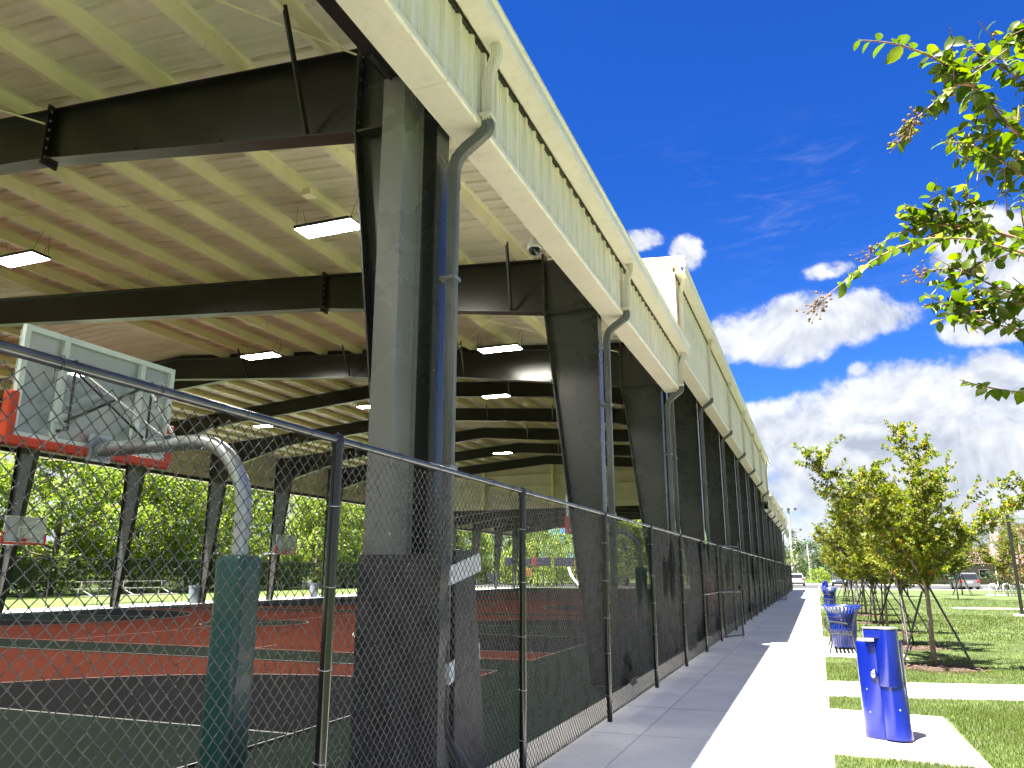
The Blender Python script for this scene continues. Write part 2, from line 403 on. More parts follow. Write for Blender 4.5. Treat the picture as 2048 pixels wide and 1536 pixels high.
for ci in range(-1, 5):
    yc = 5.67 + 17.18 * ci
    y0, y1 = yc - 7.68, yc + 7.68
    rectp(m := MB(), CXF, CXN, y0, y1, .006); m.build('red_zone', 'court_red', slab)
    for (bx, s) in ((CXN, -1), (CXF, 1)):
        rim = bx + s * 1.575
        pts = [(bx, yc + 6.18)] + [(rim + s * 6.3 * math.sin(a) * 1.0, yc + 6.18 * math.cos(a)) for a in [math.pi * i / 36 for i in range(37)]] + [(bx, yc - 6.18)]
        if s > 0: pts = pts[::-1]
        poly(m := MB(), pts, .010); m.build('dark_zone', 'court_dark', slab)
        line_strip(m := MB(), pts[0:1] + pts[1:], LW, .018); m.build('three_point_line', 'line_white', slab)
        kx = bx + s * 5.8
        rectp(m := MB(), min(bx, kx), max(bx, kx), yc - 1.83, yc + 1.83, .014); m.build('key_zone', 'court_green', slab)
        line_strip(m := MB(), [(bx, yc + 1.83), (kx, yc + 1.83), (kx, yc - 1.83), (bx, yc - 1.83)], LW, .018); m.build('key_line', 'line_white', slab)
        line_strip(m := MB(), [(kx + s * 1.8 * math.sin(a), yc + 1.8 * math.cos(a)) for a in [math.pi * i / 20 for i in range(21)]], LW, .022); m.build('key_arc_line', 'line_white', slab)
    xm = (CXN + CXF) / 2
    poly(m := MB(), arcpts(xm, yc, 1.8, 0, 2 * math.pi, 36)[:-1], .010); m.build('centre_zone', 'court_green', slab)
    line_strip(m := MB(), arcpts(xm, yc, 1.8, 0, 2 * math.pi, 36)[:-1], LW, .018, True); m.build('centre_circle_line', 'line_white', slab)
    line_strip(m := MB(), [(xm, y0), (xm, y1)], LW, .022); m.build('centre_line', 'line_white', slab)
    line_strip(m := MB(), [(CXN, y0), (CXN, y1), (CXF, y1), (CXF, y0)], LW, .026, True); m.build('boundary_line', 'line_white', slab)
    m = MB()
    line_strip(m, [(CXN - 5.8 - 1.0, y0 + .02), (CXN - 5.8 - 1.0, y0 + .9)], LW, .03)
    m.build('hash_mark', 'line_white', slab)

# sidewalk: base and separate slabs with open joints
walk = struct('sidewalk', MB().box(-2.555, .004, -8, 93.5, -.16, -.03), 'concrete_slab')
lanes = [(-2.55, -1.93), (-1.92, -.005)]
smesh = {}
rs = random.Random(5)
for li, (a, b) in enumerate(lanes):
    me = MB().box(a, b, .009, 1.820, -.06, 0).mesh('concrete_slab', 'concrete')
    for k in range(55):
        y = -7.6 + k * 1.829 + (0 if li else .0)
        o = link('concrete_slab', me, walk, (0, y, rs.uniform(-.0025, .0025)))
# narrow concrete kerb under the fence line
# pads and side paths
pad = struct('fountain_pad', MB().prism([(.012, 8.72), (1.32, 8.52), (1.27, 11.24), (.012, 11.40)], 'z', -.1, .004), 'concrete_pad')
def sidepath(name, pts, cuts):
    o = struct(name, MB().prism([(.012, pts[0]), (14, pts[1]), (14, pts[3]), (.012, pts[2])], 'z', -.12, -.006), 'concrete_slab')
    for i in range(cuts):
        f0, f1 = i / cuts, (i + 1) / cuts
        x0, x1 = .012 + 13.98 * f0 + .005, .012 + 13.98 * f1 - .005
        ya = pts[0] + (pts[1] - pts[0]) * f0; yb = pts[0] + (pts[1] - pts[0]) * f1
        yc_ = pts[2] + (pts[3] - pts[2]) * f0; yd = pts[2] + (pts[3] - pts[2]) * f1
        MB().prism([(x0, ya), (x1, yb), (x1, yd), (x0, yc_)], 'z', -.05, .003).build('concrete_slab', 'concrete_pad', o)
sidepath('cross_path', (12.55, 15.4, 14.2, 17.05), 8)
struct('bench_pad', MB().box(.012, 1.6, 18.3, 23.6, -.1, .004), 'concrete_pad')
struct('bin_pad', MB().box(.012, 1.2, 42.6, 45.6, -.1, .004), 'concrete_pad')
struct('far_fountain_pad', MB().box(.012, 1.2, 66.8, 69.2, -.1, .004), 'concrete_pad')
struct('lamp_path', MB().box(6.2, 30, 44.5, 46.0, -.1, .003), 'concrete_pad')
# road, kerbs and the pavement on its far side
struct('road', MB().box(-140, 220, 93.6, 124, -.2, -.018), 'asphalt')
struct('near_kerb', MB().box(.012, 220, 92.0, 93.6, -.2, .03), 'kerb')
struct('far_kerb', MB().box(-140, 220, 124, 126.2, -.2, .10), 'kerb')
struct('far_pavement', MB().box(-140, 220, 134, 138, -.2, .03), 'kerb')
m = MB()
for k in range(-6, 20): m.box(k * 9, k * 9 + .15, 101, 107, -.02, -.012)
tag(m.build('parking_line', 'line_white', bpy.data.objects['road']), kind='stuff')
struct('west_path', MB().box(-36.2, -34.43, -24, 89, -.15, .0), 'concrete')

# ------------------------------------------------------------------ grass blades
def blades(name, regions, h, wd, seed, excl):
    rg = np.random.default_rng(seed); P = []
    for (x0, x1, y0, y1, dens) in regions:
        n = int((x1 - x0) * (y1 - y0) * dens)
        p = np.stack([rg.uniform(x0, x1, n), rg.uniform(y0, y1, n)], 1); P.append(p)
    p = np.concatenate(P)
    keep = np.ones(len(p), bool)
    for e in excl: keep &= ~e(p)
    p = p[keep]; n = len(p)
    patch = .75 + .5 * np.sin(p[:, 0] * 1.7 + np.sin(p[:, 1] * 1.3)) * np.sin(p[:, 1] * .9 + 1.3 * np.sin(p[:, 0] * .8)) * .5
    hh = h * rg.uniform(.55, 1.25, n) * patch; a = rg.uniform(0, 2 * np.pi, n); lean = rg.uniform(.1, .75, n) * hh; la = rg.uniform(0, 2 * np.pi, n)
    w_ = wd * rg.uniform(.7, 1.3, n)
    dx, dy = np.cos(a) * w_, np.sin(a) * w_
    v = np.zeros((n, 5, 3)); z0 = -.014
    v[:, 0] = np.stack([p[:, 0] - dx, p[:, 1] - dy, np.full(n, z0)], 1)
    v[:, 1] = np.stack([p[:, 0] + dx, p[:, 1] + dy, np.full(n, z0)], 1)
    mx, my = p[:, 0] + np.cos(la) * lean * .35, p[:, 1] + np.sin(la) * lean * .35
    v[:, 2] = np.stack([mx - dx * .8, my - dy * .8, z0 + hh * .6], 1)
    v[:, 3] = np.stack([mx + dx * .8, my + dy * .8, z0 + hh * .6], 1)
    v[:, 4] = np.stack([p[:, 0] + np.cos(la) * lean, p[:, 1] + np.sin(la) * lean, z0 + hh], 1)
    i = np.arange(n)[:, None] * 5
    f = np.concatenate([i + [0, 1, 3], i + [0, 3, 2], i + [2, 3, 4]])
    me = npmesh(name, v.reshape(-1, 3), f, 'grass_blade')
    return tag(link(name, me), kind='stuff')
TREES = [(1.89, 16.9), (1.80, 21.2), (1.79, 26.1), (1.79, 30.9), (1.77, 36.1), (1.75, 41.5), (1.72, 47.0), (1.70, 53.2), (1.70, 58.5), (1.71, 63.5)]
ex = [lambda p: (p[:, 0] < 1.32) & (p[:, 1] > 8.60 + .02) & (p[:, 1] < 11.36 - .1 * p[:, 0]),
      lambda p: (p[:, 1] > 12.57 + .204 * p[:, 0]) & (p[:, 1] < 14.18 + .204 * p[:, 0]),
      lambda p: (p[:, 0] < 1.6) & (p[:, 1] > 18.3) & (p[:, 1] < 23.6),
      lambda p: (p[:, 0] < 1.2) & (p[:, 1] > 42.6) & (p[:, 1] < 45.6), lambda p: (p[:, 1] > 44.5) & (p[:, 1] < 46) & (p[:, 0] > 6.2)]
for (tx, ty) in TREES[:6]:
    ex.append(lambda p, tx=tx, ty=ty: ((p[:, 0] - tx - .05) / .78) ** 2 + ((p[:, 1] - ty) / .62) ** 2 < 1)
tag(blades('lawn_grass', [(.0, 2.4, 5.5, 12.2, 3400), (.0, 4.4, 12.2, 17, 2000), (2.4, 4.0, 8.5, 12.2, 2000), (.0, 6, 17, 24, 800)], .062, .0021, 1, ex), 'short green turf growing beside the concrete walk', 'grass')
tag(blades('lawn_grass_beyond', [(.0, 9, 24, 38, 230), (.0, 14, 38, 60, 90)], .075, .0075, 2, ex), 'green turf further along behind the young trees', 'grass')
# ================================================================== PAVILIONS (one open steel building after another)
def rib_profile(width, pitch=.305, depth=.036, sgn=1):
    """R-panel cross-section over one panel width: list of (u, h)"""
    pts = []; n = int(round(width / pitch))
    for i in range(n):
        u = i * pitch
        pts += [(u, 0), (u + .10, 0), (u + .104, .006 * sgn), (u + .116, .006 * sgn), (u + .12, 0), (u + .17, 0), (u + .174, .006 * sgn), (u + .186, .006 * sgn), (u + .19, 0), (u + .225, 0), (u + .240, depth * sgn), (u + .284, depth * sgn), (u + .299, 0)]
    pts.append((n * pitch, 0)); return pts
PW = .915
DSPROF = []
for (x0, y0, x1, y1, nf) in ((-.05, -.038, .05, -.038, 4), (.05, -.038, .05, .038, 3), (.05, .038, -.05, .038, 4), (-.05, .038, -.05, -.038, 3)):
    L = math.hypot(x1 - x0, y1 - y0); tx, ty = (x1 - x0) / L, (y1 - y0) / L; nx, ny = -ty, tx
    for i in range(nf):
        u0 = L * (i + .12) / nf; u1 = L * (i + .38) / nf; u2 = L * (i + .5) / nf; u3 = L * (i + .88) / nf
        for (u, d) in ((u0, 0), (u1, .0), (u2, .011), (u3, .011)): DSPROF.append((x0 + tx * u + nx * d, y0 + ty * u + ny * d))
def smoothpath(pts, rad, seg=5):
    """round the corners of a polyline"""
    P = [Vector(p) for p in pts]; o = [P[0]]
    for i in range(1, len(P) - 1):
        a, b, c = P[i - 1], P[i], P[i + 1]
        d = min(rad, (a - b).length * .48, (c - b).length * .48)
        s, e = b + (a - b).normalized() * d, b + (c - b).normalized() * d
        for k in range(seg + 1):
            t = k / seg; o.append((s * (1 - t) ** 2 + b * (2 * t * (1 - t)) + e * t * t))
    o.append(P[-1]); return o
def crimp(path, amp):
    return [1 + (amp if i % 2 else 0) for i in range(len(path))]

def ibeam_v(mb, prof_in, xo, y, fw, tf=.018, tw=.012, sgn=1):
    """vertical I column: outer flange at x=xo, inner flange follows prof_in [(x,z)...]; sgn=+1: inner side is -x"""
    z0, z1 = prof_in[0][1], prof_in[-1][1]
    mb.box(min(xo, xo - sgn * tf), max(xo, xo - sgn * tf), y - fw / 2, y + fw / 2, z0, z1)
    # web
    pts = [(xo - sgn * tf, z0)] + [(p[0], p[1]) for p in prof_in] + [(xo - sgn * tf, z1)]
    mb.prism(pts, 'y', y - tw / 2, y + tw / 2)
    # inner flange
    for (a, b) in zip(prof_in[:-1], prof_in[1:]):
        mb.prism([(a[0], a[1]), (b[0], b[1]), (b[0] - sgn * tf, b[1]), (a[0] - sgn * tf, a[1])], 'y', y - fw / 2, y + fw / 2)
    mb.box(min(xo, prof_in[0][0]) - .04, max(xo, prof_in[0][0]) + .04, y - fw / 2 - .03, y + fw / 2 + .03, z0, z0 + .025)
def ibeam_h(mb, top, bot, y, fw, tf=.018, tw=.012):
    """rafter: top/bot polylines [(x,z)..] of equal length"""
    mb.prism(list(top) + list(bot)[::-1], 'y', y - tw / 2, y + tw / 2)
    for L, d in ((top, -tf), (bot, tf)):
        for (a, b) in zip(L[:-1], L[1:]):
            mb.prism([(a[0], a[1]), (b[0], b[1]), (b[0], b[1] + d), (a[0], a[1] + d)], 'y', y - fw / 2, y + fw / 2)
XR = -18.3
BOLT = MB().lathe([(.016, 0), (.016, .012), (.012, .016), (0, .016)], 6).mesh('bolt', 'galv')
def mir(x): return 2 * XR - x
def pavilion(name, label, y0, y1, soff, ptop, eave, slope, kneez, kneex, basex, frames, flat_to=None, endwall_s=None, endwall_n=None, detail=True):
    """y0..y1 length; soff soffit height; ptop top of fascia panel; eave rafter top height at x=-4.3"""
    b = thing(name, label, 'pavilion', ((-18.3), (y0 + y1) / 2, 0), world=True)
    zt = lambda x: eave + slope * (-4.3 - x)                         # rafter top (near half)
    FW = .26
    for y in frames:
        m = MB(); ibeam_v(m, [(basex, 0), (kneex, kneez), (kneex, zt(kneex))], -3.10, y, FW)
        m.box(kneex + .02, -3.12, y - FW / 2, y + FW / 2, kneez - .012, kneez + .012)
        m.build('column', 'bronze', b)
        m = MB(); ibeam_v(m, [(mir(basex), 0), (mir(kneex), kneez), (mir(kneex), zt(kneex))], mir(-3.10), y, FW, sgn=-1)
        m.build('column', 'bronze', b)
        xs = -8.72; d1 = zt(xs) - .70
        for s in (1, -1):
            q = (lambda p: p) if s > 0 else (lambda p: (mir(p[0]), p[1]))
            top = [q(p) for p in ((kneex - .02, zt(kneex)), (xs, zt(xs)), (XR, zt(XR)))]
            bot = [q(p) for p in ((kneex - .02, kneez + .01), (xs, d1), (XR, zt(XR) - .66))]
            m = MB(); ibeam_h(m, top, bot, y, .22)
            # splice and knee end plates
            for px, za, zb in ((xs, d1 - .06, zt(xs) + .07), (kneex - .03, kneez - .02, zt(kneex) + .10)):
                X = px if s > 0 else mir(px)
                m.box(X - .016, X + .016, y - .115, y + .115, za, zb)
            for px in (-5.9, -7.2, -11.2, -13.4):                      # stiffener stubs on the bottom flange
                X = px if s > 0 else mir(px); zz = kneez + (d1 - kneez) * (px - kneex) / (xs - kneex) if px > xs else zt(px) - .69
                m.box(X - .04, X + .04, y - .09, y - .006, zz + .02, zz + .07)
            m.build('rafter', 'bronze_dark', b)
            if detail and s > 0 and y > 0 and y < 20:
                for (px, za, zb) in ((xs, d1 - .03, zt(xs) + .04), (kneex - .03, kneez + .05, zt(kneex) + .05)):
                    for i in range(6):
                        zz = za + (zb - za) * (i + .5) / 6
                        for dy in (-.075, .075):
                            for sx_ in (-1, 1):
                                o = link('bolt', BOLT, b, (px + sx_ * .016, y + dy, zz)); o.rotation_euler = (0, R(90 * sx_), 0)
    # purlins
    for s in (1, -1):
        for k in range(11):
            x = -4.48 - 1.19 * k
            z = zt(x) + .004; X = x if s > 0 else mir(x)
            m = MB(); t = .006
            prof = [(X - .075 * s, z + .012), (X - .075 * s, z), (X, z), (X, z + .2), (X + .075 * s, z + .2), (X + .075 * s, z + .188)]
            pin = [(p[0] + (t if i in (2, 1) else t) * .9, p[1] + t) for i, p in enumerate(prof)]
            m.sheet(prof, 'y', y0 + .1, y1 - .02)
            for fy in frames[:-1] if detail else []:                  # lapped ends over each frame
                m.sheet([(p[0] - .004 * s, p[1] - .003) for p in prof[:3]] + [(X - .004 * s, z + .18)], 'y', max(y0 + .1, fy - .7), min(fy + .7, y1 - .03))
            m.build('purlin', 'cream_purlin', b)
    # roof panels (ribs run up the slope)
    zr = lambda x: zt(x) + .206
    prof = rib_profile(PW, depth=.045)
    me = None
    for s in (1, -1):
        xa, xb = -2.62, XR
        m = MB(); n = len(prof); vs = []
        for X in (xa, xb):
            for (u, h) in prof: vs.append(((X if s > 0 else mir(X)), u, zr(X) + h))
        m.add(vs, [(i, i + 1, n + i + 1, n + i) for i in range(n - 1)])
        # upper skin so that the deck is solid
        vs2 = [(X if s > 0 else mir(X), u, zr(X) + .05) for X in (xa, xb) for u in (0, PW)]
        m.add(vs2, [(0, 1, 3, 2)])
        me = m.mesh('roof_panel', 'cream_ceiling')
        y = flat_to if flat_to is not None else y0
        while y < y1 - .01:
            o = link('roof_panel', me, b, (0, y, 0))
            if y + PW > y1: o.scale.y = (y1 - y) / PW
            y += PW
        if flat_to is not None:
            X0, X1 = (xa, xb) if s > 0 else (mir(xa), mir(xb))
            m = MB().add([(X0, y0, zr(xa)), (X1, y0, zr(xb)), (X1, flat_to, zr(xb)), (X0, flat_to, zr(xa)), (X0, y0, zr(xa) + .05), (X1, y0, zr(xb) + .05), (X1, flat_to, zr(xb) + .05), (X0, flat_to, zr(xa) + .05)], [(0, 1, 2, 3), (4, 5, 6, 7), (0, 1, 5, 4)])
            m.build('roof_panel', 'cream_ceiling', b)
    m = MB().prism([(XR - .25, zr(XR) + .045), (XR, zr(XR) + .075), (XR + .25, zr(XR) + .045), (XR, zr(XR) + .06)], 'y', y0, y1); m.build('ridge_cap', 'cream', b)
    # fascia on both long sides
    for s in (1, -1):
        q = (lambda x: x) if s > 0 else mir
        fp = rib_profile(PW)
        m = MB(); n = len(fp); vs = []
        for z in (soff, ptop):
            for (u, h) in fp: vs.append((q(-2.735 + h), u, z))
        fs = [(i, i + 1, n + i + 1, n + i) for i in range(n - 1)]
        if s > 0: fs = [f[::-1] for f in fs]
        m.add(vs, fs)
        m.add([(q(-2.745), u, z) for z in (soff, ptop) for u in (0, PW)], [(0, 1, 3, 2)])
        me = m.mesh('fascia_panel', 'cream')
        y = y0
        while y < y1 - .01:
            o = link('fascia_panel', me, b, (0, y, 0))
            if y + PW > y1: o.scale.y = (y1 - y) / PW
            y += PW
        # soffit: flat cream trim in lengths, with a turned-down outer lip and inner leg
        y = y0; L = 6.1
        while y < y1 - .05:
            ye = min(y + L, y1)
            pr_ = [(q(-3.06), soff + .02), (q(-3.06), soff), (q(-2.715), soff), (q(-2.692), soff + .012), (q(-2.692), soff + .07), (q(-2.70), soff + .07), (q(-2.70), soff + .03), (q(-3.05), soff + .03)]
            if s < 0: pr_ = pr_[::-1]
            MB().prism(pr_, 'y', y + .003, ye - .003).build('soffit_trim', 'cream', b)
            # gutter length: box trough with rolled front
            g = [(q(-2.67), ptop - .02), (q(-2.44), ptop - .02), (q(-2.425), ptop + .03), (q(-2.425), ptop + .12), (q(-2.40), ptop + .15), (q(-2.40), ptop + .185), (q(-2.435), ptop + .185), (q(-2.435), ptop + .16), (q(-2.45), ptop + .14), (q(-2.455), ptop + .0), (q(-2.66), ptop + .0), (q(-2.66), ptop + .17), (q(-2.67), ptop + .17)]
            if s < 0: g = g[::-1]
            MB().prism(g, 'y', y + .002, ye - .002).build('gutter', 'cream', b)
            y += L
        MB().box(*sorted((q(-2.695), q(-2.735))), y0 + .02, y1 - .02, ptop - .035, ptop - .005).build('closure_strip', 'bronze_dark', b)
        MB().box(*sorted((q(-2.64), q(-2.80))), y0, y1, ptop + .15, zr(-2.8) + .03).build('eave_trim', 'cream', b)
        # liner girts behind the fascia
        for z in (soff + .05, (soff + ptop) / 2):
            MB().box(*sorted((q(-2.76), q(-2.96))), y0 + .05, y1 - .05, z, z + .012).build('girt', 'cream_purlin' if detail else 'cream_purlin', b)
        MB().box(*sorted((q(-3.045), q(-3.06))), y0 + .05, y1 - .05, soff + .03, soff + .20).build('soffit_back', 'bronze_dark', b)
    # downspouts on the near side
    for y in frames:
        p = smoothpath([(-2.55, y + .05, ptop - .01), (-2.55, y + .05, ptop - .13), (-2.64, y + .05, ptop - .36), (-2.64, y + .05, soff + .07)], .13)
        MB().tube(p, crimp(p, .05), prof=DSPROF, up=(0, 1, 0)).build('downspout', 'cream', b, smooth=True)
        MB().box(-2.70, -2.585, y - .03, y + .13, soff + .10, soff + .13).build('downspout_strap', 'cream', b)
        p = smoothpath([(-2.64, y + .05, soff + .075), (-2.64, y + .05, soff - .03), (-3.0, y + .05, soff - .27), (-3.0, y + .05, soff - .6)], .19, 9)
        MB().tube(p, [c * 1.08 for c in crimp(p, .07)], prof=DSPROF, up=(0, 1, 0)).build('downspout_elbow', 'ds_bronze', b, smooth=True)
        p = smoothpath([(-3.0, y + .05, soff - .6), (-3.0, y + .05, .42), (-2.72, y + .05, .06)], .16, 6)
        MB().tube(p, 1.0, prof=DSPROF, up=(0, 1, 0)).build('downspout', 'ds_bronze', b)
        for z in (2.6, 4.4): MB().box(-3.1, -2.94, y - .02, y + .12, z, z + .035).build('downspout_strap', 'ds_bronze', b)
    # flange braces from purlins down to the rafters
    for y in frames:
        for x in ((-4.48,) if y < 15 else (-4.48, -8.05, -11.62, -15.19)):
            for sy in (-1, 1):
                if not (y0 < y + sy * .85 < y1): continue
                zz = kneez + (zt(-8.72) - .70 - kneez) * (x - .2 - kneex) / (-8.72 - kneex) if x > -8.5 else zt(x) - .66
                MB().tube([(x, y + sy * .85, zt(x) + .05), (x - .22, y + sy * .06, zz + .05)], .03, 4).build('flange_brace', 'bronze_dark', b)
    # gable walls above the neighbouring roof
    for (yy, zlow, face) in ((endwall_s, None, -1), (endwall_n, None, 1)):
        if yy is None: continue
        zb = yy[1]; Y = yy[0]; zlo = yy[2] if len(yy) > 2 else (lambda X: zb)
        x = -2.735
        while x > mir(-2.735) + .01:
            x2 = max(x - PW, mir(-2.735))
            fpp = [(u, h) for (u, h) in rib_profile(PW) if u <= (x - x2) + 1e-4]
            n = len(fpp); vs = []
            for (u, h) in fpp: vs.append((x - u, Y + face * h, zlo(x - u)))
            for (u, h) in fpp:
                X = x - u; vs.append((X, Y + face * h, zr(X) if X > XR else zr(mir(X))))
            m = MB().add(vs, [(i, i + 1, n + i + 1, n + i) for i in range(n - 1)])
            m.add([(x, Y - face * .008, zlo(x)), (x2, Y - face * .008, zlo(x2)), (x2, Y - face * .008, zr(x2) if x2 > XR else zr(mir(x2))), (x, Y - face * .008, zr(x) if x > XR else zr(mir(x)))], [(0, 1, 2, 3)])
            m.build('gable_panel', 'cream', b); x = x2
        m = MB()
        for s in (1, -1):
            for (xa, xb) in ((-2.40, XR),):
                A, B = (xa, xb) if s > 0 else (mir(xa), mir(xb))
                za, zb2 = zr(xa), zr(xb)
                for (o1, o2, ya, yb) in ((-.16, .06, .0, .03), (-.13, -.02, .03, .06), (.03, .09, .0, .09)):
                    yl, yh = sorted((Y + face * (.02 + ya), Y + face * (.02 + yb)))
                    m.add([(A, yl, za + o1), (B, yl, zb2 + o1), (B, yl, zb2 + o2), (A, yl, za + o2), (A, yh, za + o1), (B, yh, zb2 + o1), (B, yh, zb2 + o2), (A, yh, za + o2)],
                          [(0, 1, 2, 3), (7, 6, 5, 4), (0, 4, 5, 1), (3, 2, 6, 7), (0, 3, 7, 4), (1, 5, 6, 2)])
        m.build('rake_trim', 'cream', b)
        MB().box(-2.80, -2.69, Y - .04 if face < 0 else Y - .06, Y + .06 if face < 0 else Y + .04, zb, ptop).build('corner_trim', 'cream', b)
        for gz in (zb + .5, zb + 1.7, zb + 2.6):
            if len(yy) == 2 and gz < zr(-3): MB().box(mir(-3.2), -3.2, Y - face * .2, Y - face * .02, gz, gz + .012).build('girt', 'cream_purlin', b)
        for px in ((-10, -18.3, -24) if len(yy) == 2 else ()):
            zz = zr(px) if px > XR else zr(mir(px)); MB().box(px - .08, px + .08, Y - face * .28, Y - face * .03, zb, zz - .2).build('wind_post', 'cream_purlin', b)
    return b

F1 = [-18.2, -12.1, -6.0, .08, 6.15, 12.22, 18.05]
P1 = pavilion('near_pavilion', 'low cream and bronze open pavilion over the near basketball court', -19, 18.32, 5.95, 6.88, 7.15, .0785, 6.12, -4.05, -3.34, F1, flat_to=1.0)
F2 = [18.75, 24.4, 30.5, 36.6, 42.7, 48.8, 54.9]
P2 = pavilion('tall_pavilion', 'taller cream and bronze pavilion rising behind the low one', 18.3, 56.4, 7.0, 9.02, 9.25, .0785, 7.75, -4.35, -3.42, F2, endwall_s=(18.34, 6.9, lambda X: 7.20 + .0785 * (-4.3 - (X if X > XR else mir(X)))), endwall_n=(56.3, 6.5))
F3 = [57.4, 63.3, 69.4, 75.5, 81.6, 87.2]
P3 = pavilion('far_pavilion', 'lowest farthest cream and bronze pavilion beyond the tall one', 56.35, 88.0, 5.95, 6.88, 7.15, .0785, 6.12, -4.05, -3.34, F3, detail=False)

# dark closure between the last frame of the low pavilion and its roof
for s_ in (1, -1):
    q = (lambda x: x) if s_ > 0 else mir
    za, zb_ = 7.15 + .0785 * (-4.3 + 3.2), 7.15 + .0785 * (-4.3 - XR)
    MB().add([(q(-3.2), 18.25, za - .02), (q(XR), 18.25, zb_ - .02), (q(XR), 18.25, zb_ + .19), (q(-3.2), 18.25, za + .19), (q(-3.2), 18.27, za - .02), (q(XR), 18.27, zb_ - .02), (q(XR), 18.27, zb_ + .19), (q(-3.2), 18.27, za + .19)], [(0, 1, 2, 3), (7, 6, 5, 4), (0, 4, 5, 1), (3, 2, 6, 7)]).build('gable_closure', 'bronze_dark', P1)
# portal frame standing against the first near column: column on its weak axis and a beam under the soffit line
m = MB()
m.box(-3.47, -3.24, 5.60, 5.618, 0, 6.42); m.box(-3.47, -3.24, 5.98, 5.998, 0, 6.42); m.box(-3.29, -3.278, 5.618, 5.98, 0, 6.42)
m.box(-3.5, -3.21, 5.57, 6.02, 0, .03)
m.build('portal_column', 'bronze_skylit', P1)
m = MB()
m.box(-3.46, -3.26, -6.0, 5.6, 6.30, 6.318); m.box(-3.46, -3.26, -6.0, 5.6, 6.86, 6.878); m.box(-3.366, -3.354, -6.0, 5.6, 6.318, 6.86)
m.build('portal_beam', 'bronze_dark', P1)
MB().tube([(-3.4, 5.6, 6.3), (-3.4, 5.2, 6.28)], .03, 4).build('portal_stub', 'bronze_dark', P1)
# roof bracing rods
for (a, c) in (((-4.05, 6.1, 7.05), (-8.72, .15, 7.42)), ((-8.72, 6.1, 7.30), (-13.4, .15, 7.75)), ((-4.1, 18.0, 7.0), (-8.7, 12.3, 7.4)), ((-4.1, 12.3, 7.0), (-8.7, 18.0, 7.4))):
    MB().tube([a, c], .012, 6).build('bracing_rod', 'cream_purlin', P1)
# conduit under the purlins and its junction boxes
p = [(-6.55, 8.62, 7.16)] + [(-6.6 - 1.19 * i, 8.60 - .06 * i, 7.24 + .092 * i - (.015 if i % 2 else 0)) for i in range(1, 9)]
MB().tube(p, .011, 5).build('conduit', 'cream_purlin', P1)
MB().box(-6.62, -6.48, 8.55, 8.70, 7.12, 7.22).build('junction_box', 'cream_purlin', P1)
MB().tube(smoothpath([(-6.5, 8.7, 7.15), (-6.2, 9.3, 7.02), (-6.25, 9.6, 7.05)], .3), .008, 5).build('lamp_cable', 'cream_purlin', P1)
# white cable down a column of the tall pavilion
MB().tube([(-3.55, 18.6, 6.9), (-3.5, 18.6, 4), (-3.47, 18.6, .2)], .012, 5).build('conduit', 'pole_grey', P2)

# ceiling lights
def ceiling_light(loc, label, roof_z):
    t = thing('ceiling_light', label, 'ceiling light', loc, 'lit panel lights under the pavilion roofs')
    MB().box(-.53, .53, -.20, .20, 0, .055).build('housing', 'bronze_dark', t, bevel=.008)
    MB().box(-.51, .51, -.18, .18, -.008, .0).build('diffuser', 'lamp_panel', t)
    h = roof_z - loc[2]
    for sx in (-.5, .5):
        w_ = MB()
        for sy in (-.16, .16): w_.tube([(sx, sy, .05), (sx * 1.15, sy * .4, h)], .004, 4)
        w_.tube([(sx * 1.18 + .06 * math.cos(a), .05 + .02 * math.sin(a), .14 + .06 * math.sin(a)) for a in [i * .7 for i in range(10)]], .004, 4)
        w_.build('hanger_wire', 'black_metal', t)
    return t
for (x, y, z, l) in [(-6.75, 9.45, 7.0, 'lit panel light left of the nearest big column'), (-13.3, 9.15, 7.35, 'lit panel light at the left picture edge'),
                     (-13.55, 16.25, 7.4, 'lit panel light in front of the third rafter, above the backboard'), (-6.75, 16.7, 7.0, 'lit panel light between the first and second big columns'),
                     (-11.1, 27.1, 8.4, 'distant lit panel light between the first two columns, upper one'), (-16.3, 40.8, 8.4, 'distant lit panel light between the first two columns, lower one'),
                     (-23.6, 29.0, 8.4, 'distant lit panel light seen through the fence mesh left of the fence post'), (-16.7, 27.0, 8.4, 'small lit panel light half hidden by the left edge of the nearest column')]:
    ceiling_light((x, y, z), l, z + .45)
for (x, y, z, l) in [(-19.9, 16.2, 7.5, 'lit panel light seen through the left part of the glass backboard'), (-27.3, 16.25, 7.1, 'added unseen panel light low over the far side of the near court'), (-20.8, 9.15, 7.45, 'added unseen panel light beyond the left picture edge over the near court'), (-6.75, 3.2, 7.0, 'added unseen panel light overhead above the near court'), (-13.3, 3.2, 7.35, 'added unseen panel light overhead further in above the near court'), (-6.75, -3.0, 7.0, 'added unseen panel light behind the viewpoint above the walk side'), (-13.3, -3.0, 7.35, 'added unseen panel light behind the viewpoint further in')]:  # all but the first are unseen, added on the same grid to brighten the court
    ceiling_light((x, y, z), l, z + .45)

# security camera on the soffit
t = thing('security_camera', 'white dome security camera hanging under the cream soffit', 'camera', (-3.36, 9.62, 6.14))
MB().lathe([(.0, .19), (.075, .19), (.085, .15), (.10, .12), (.105, .06), (.10, .045)], 20).build('housing', 'white_paint', t, True)
MB().lathe([(.085, .05), (.082, .02), (.065, -.02), (.03, -.045), (.0, -.05)], 20).build('dome', 'car_glass', t, True)
MB().tube(smoothpath([(0, 0, .19), (0, 0, .30), (.34, 0, .30)], .08), .028, 8).build('bracket_arm', 'white_paint', t, True)
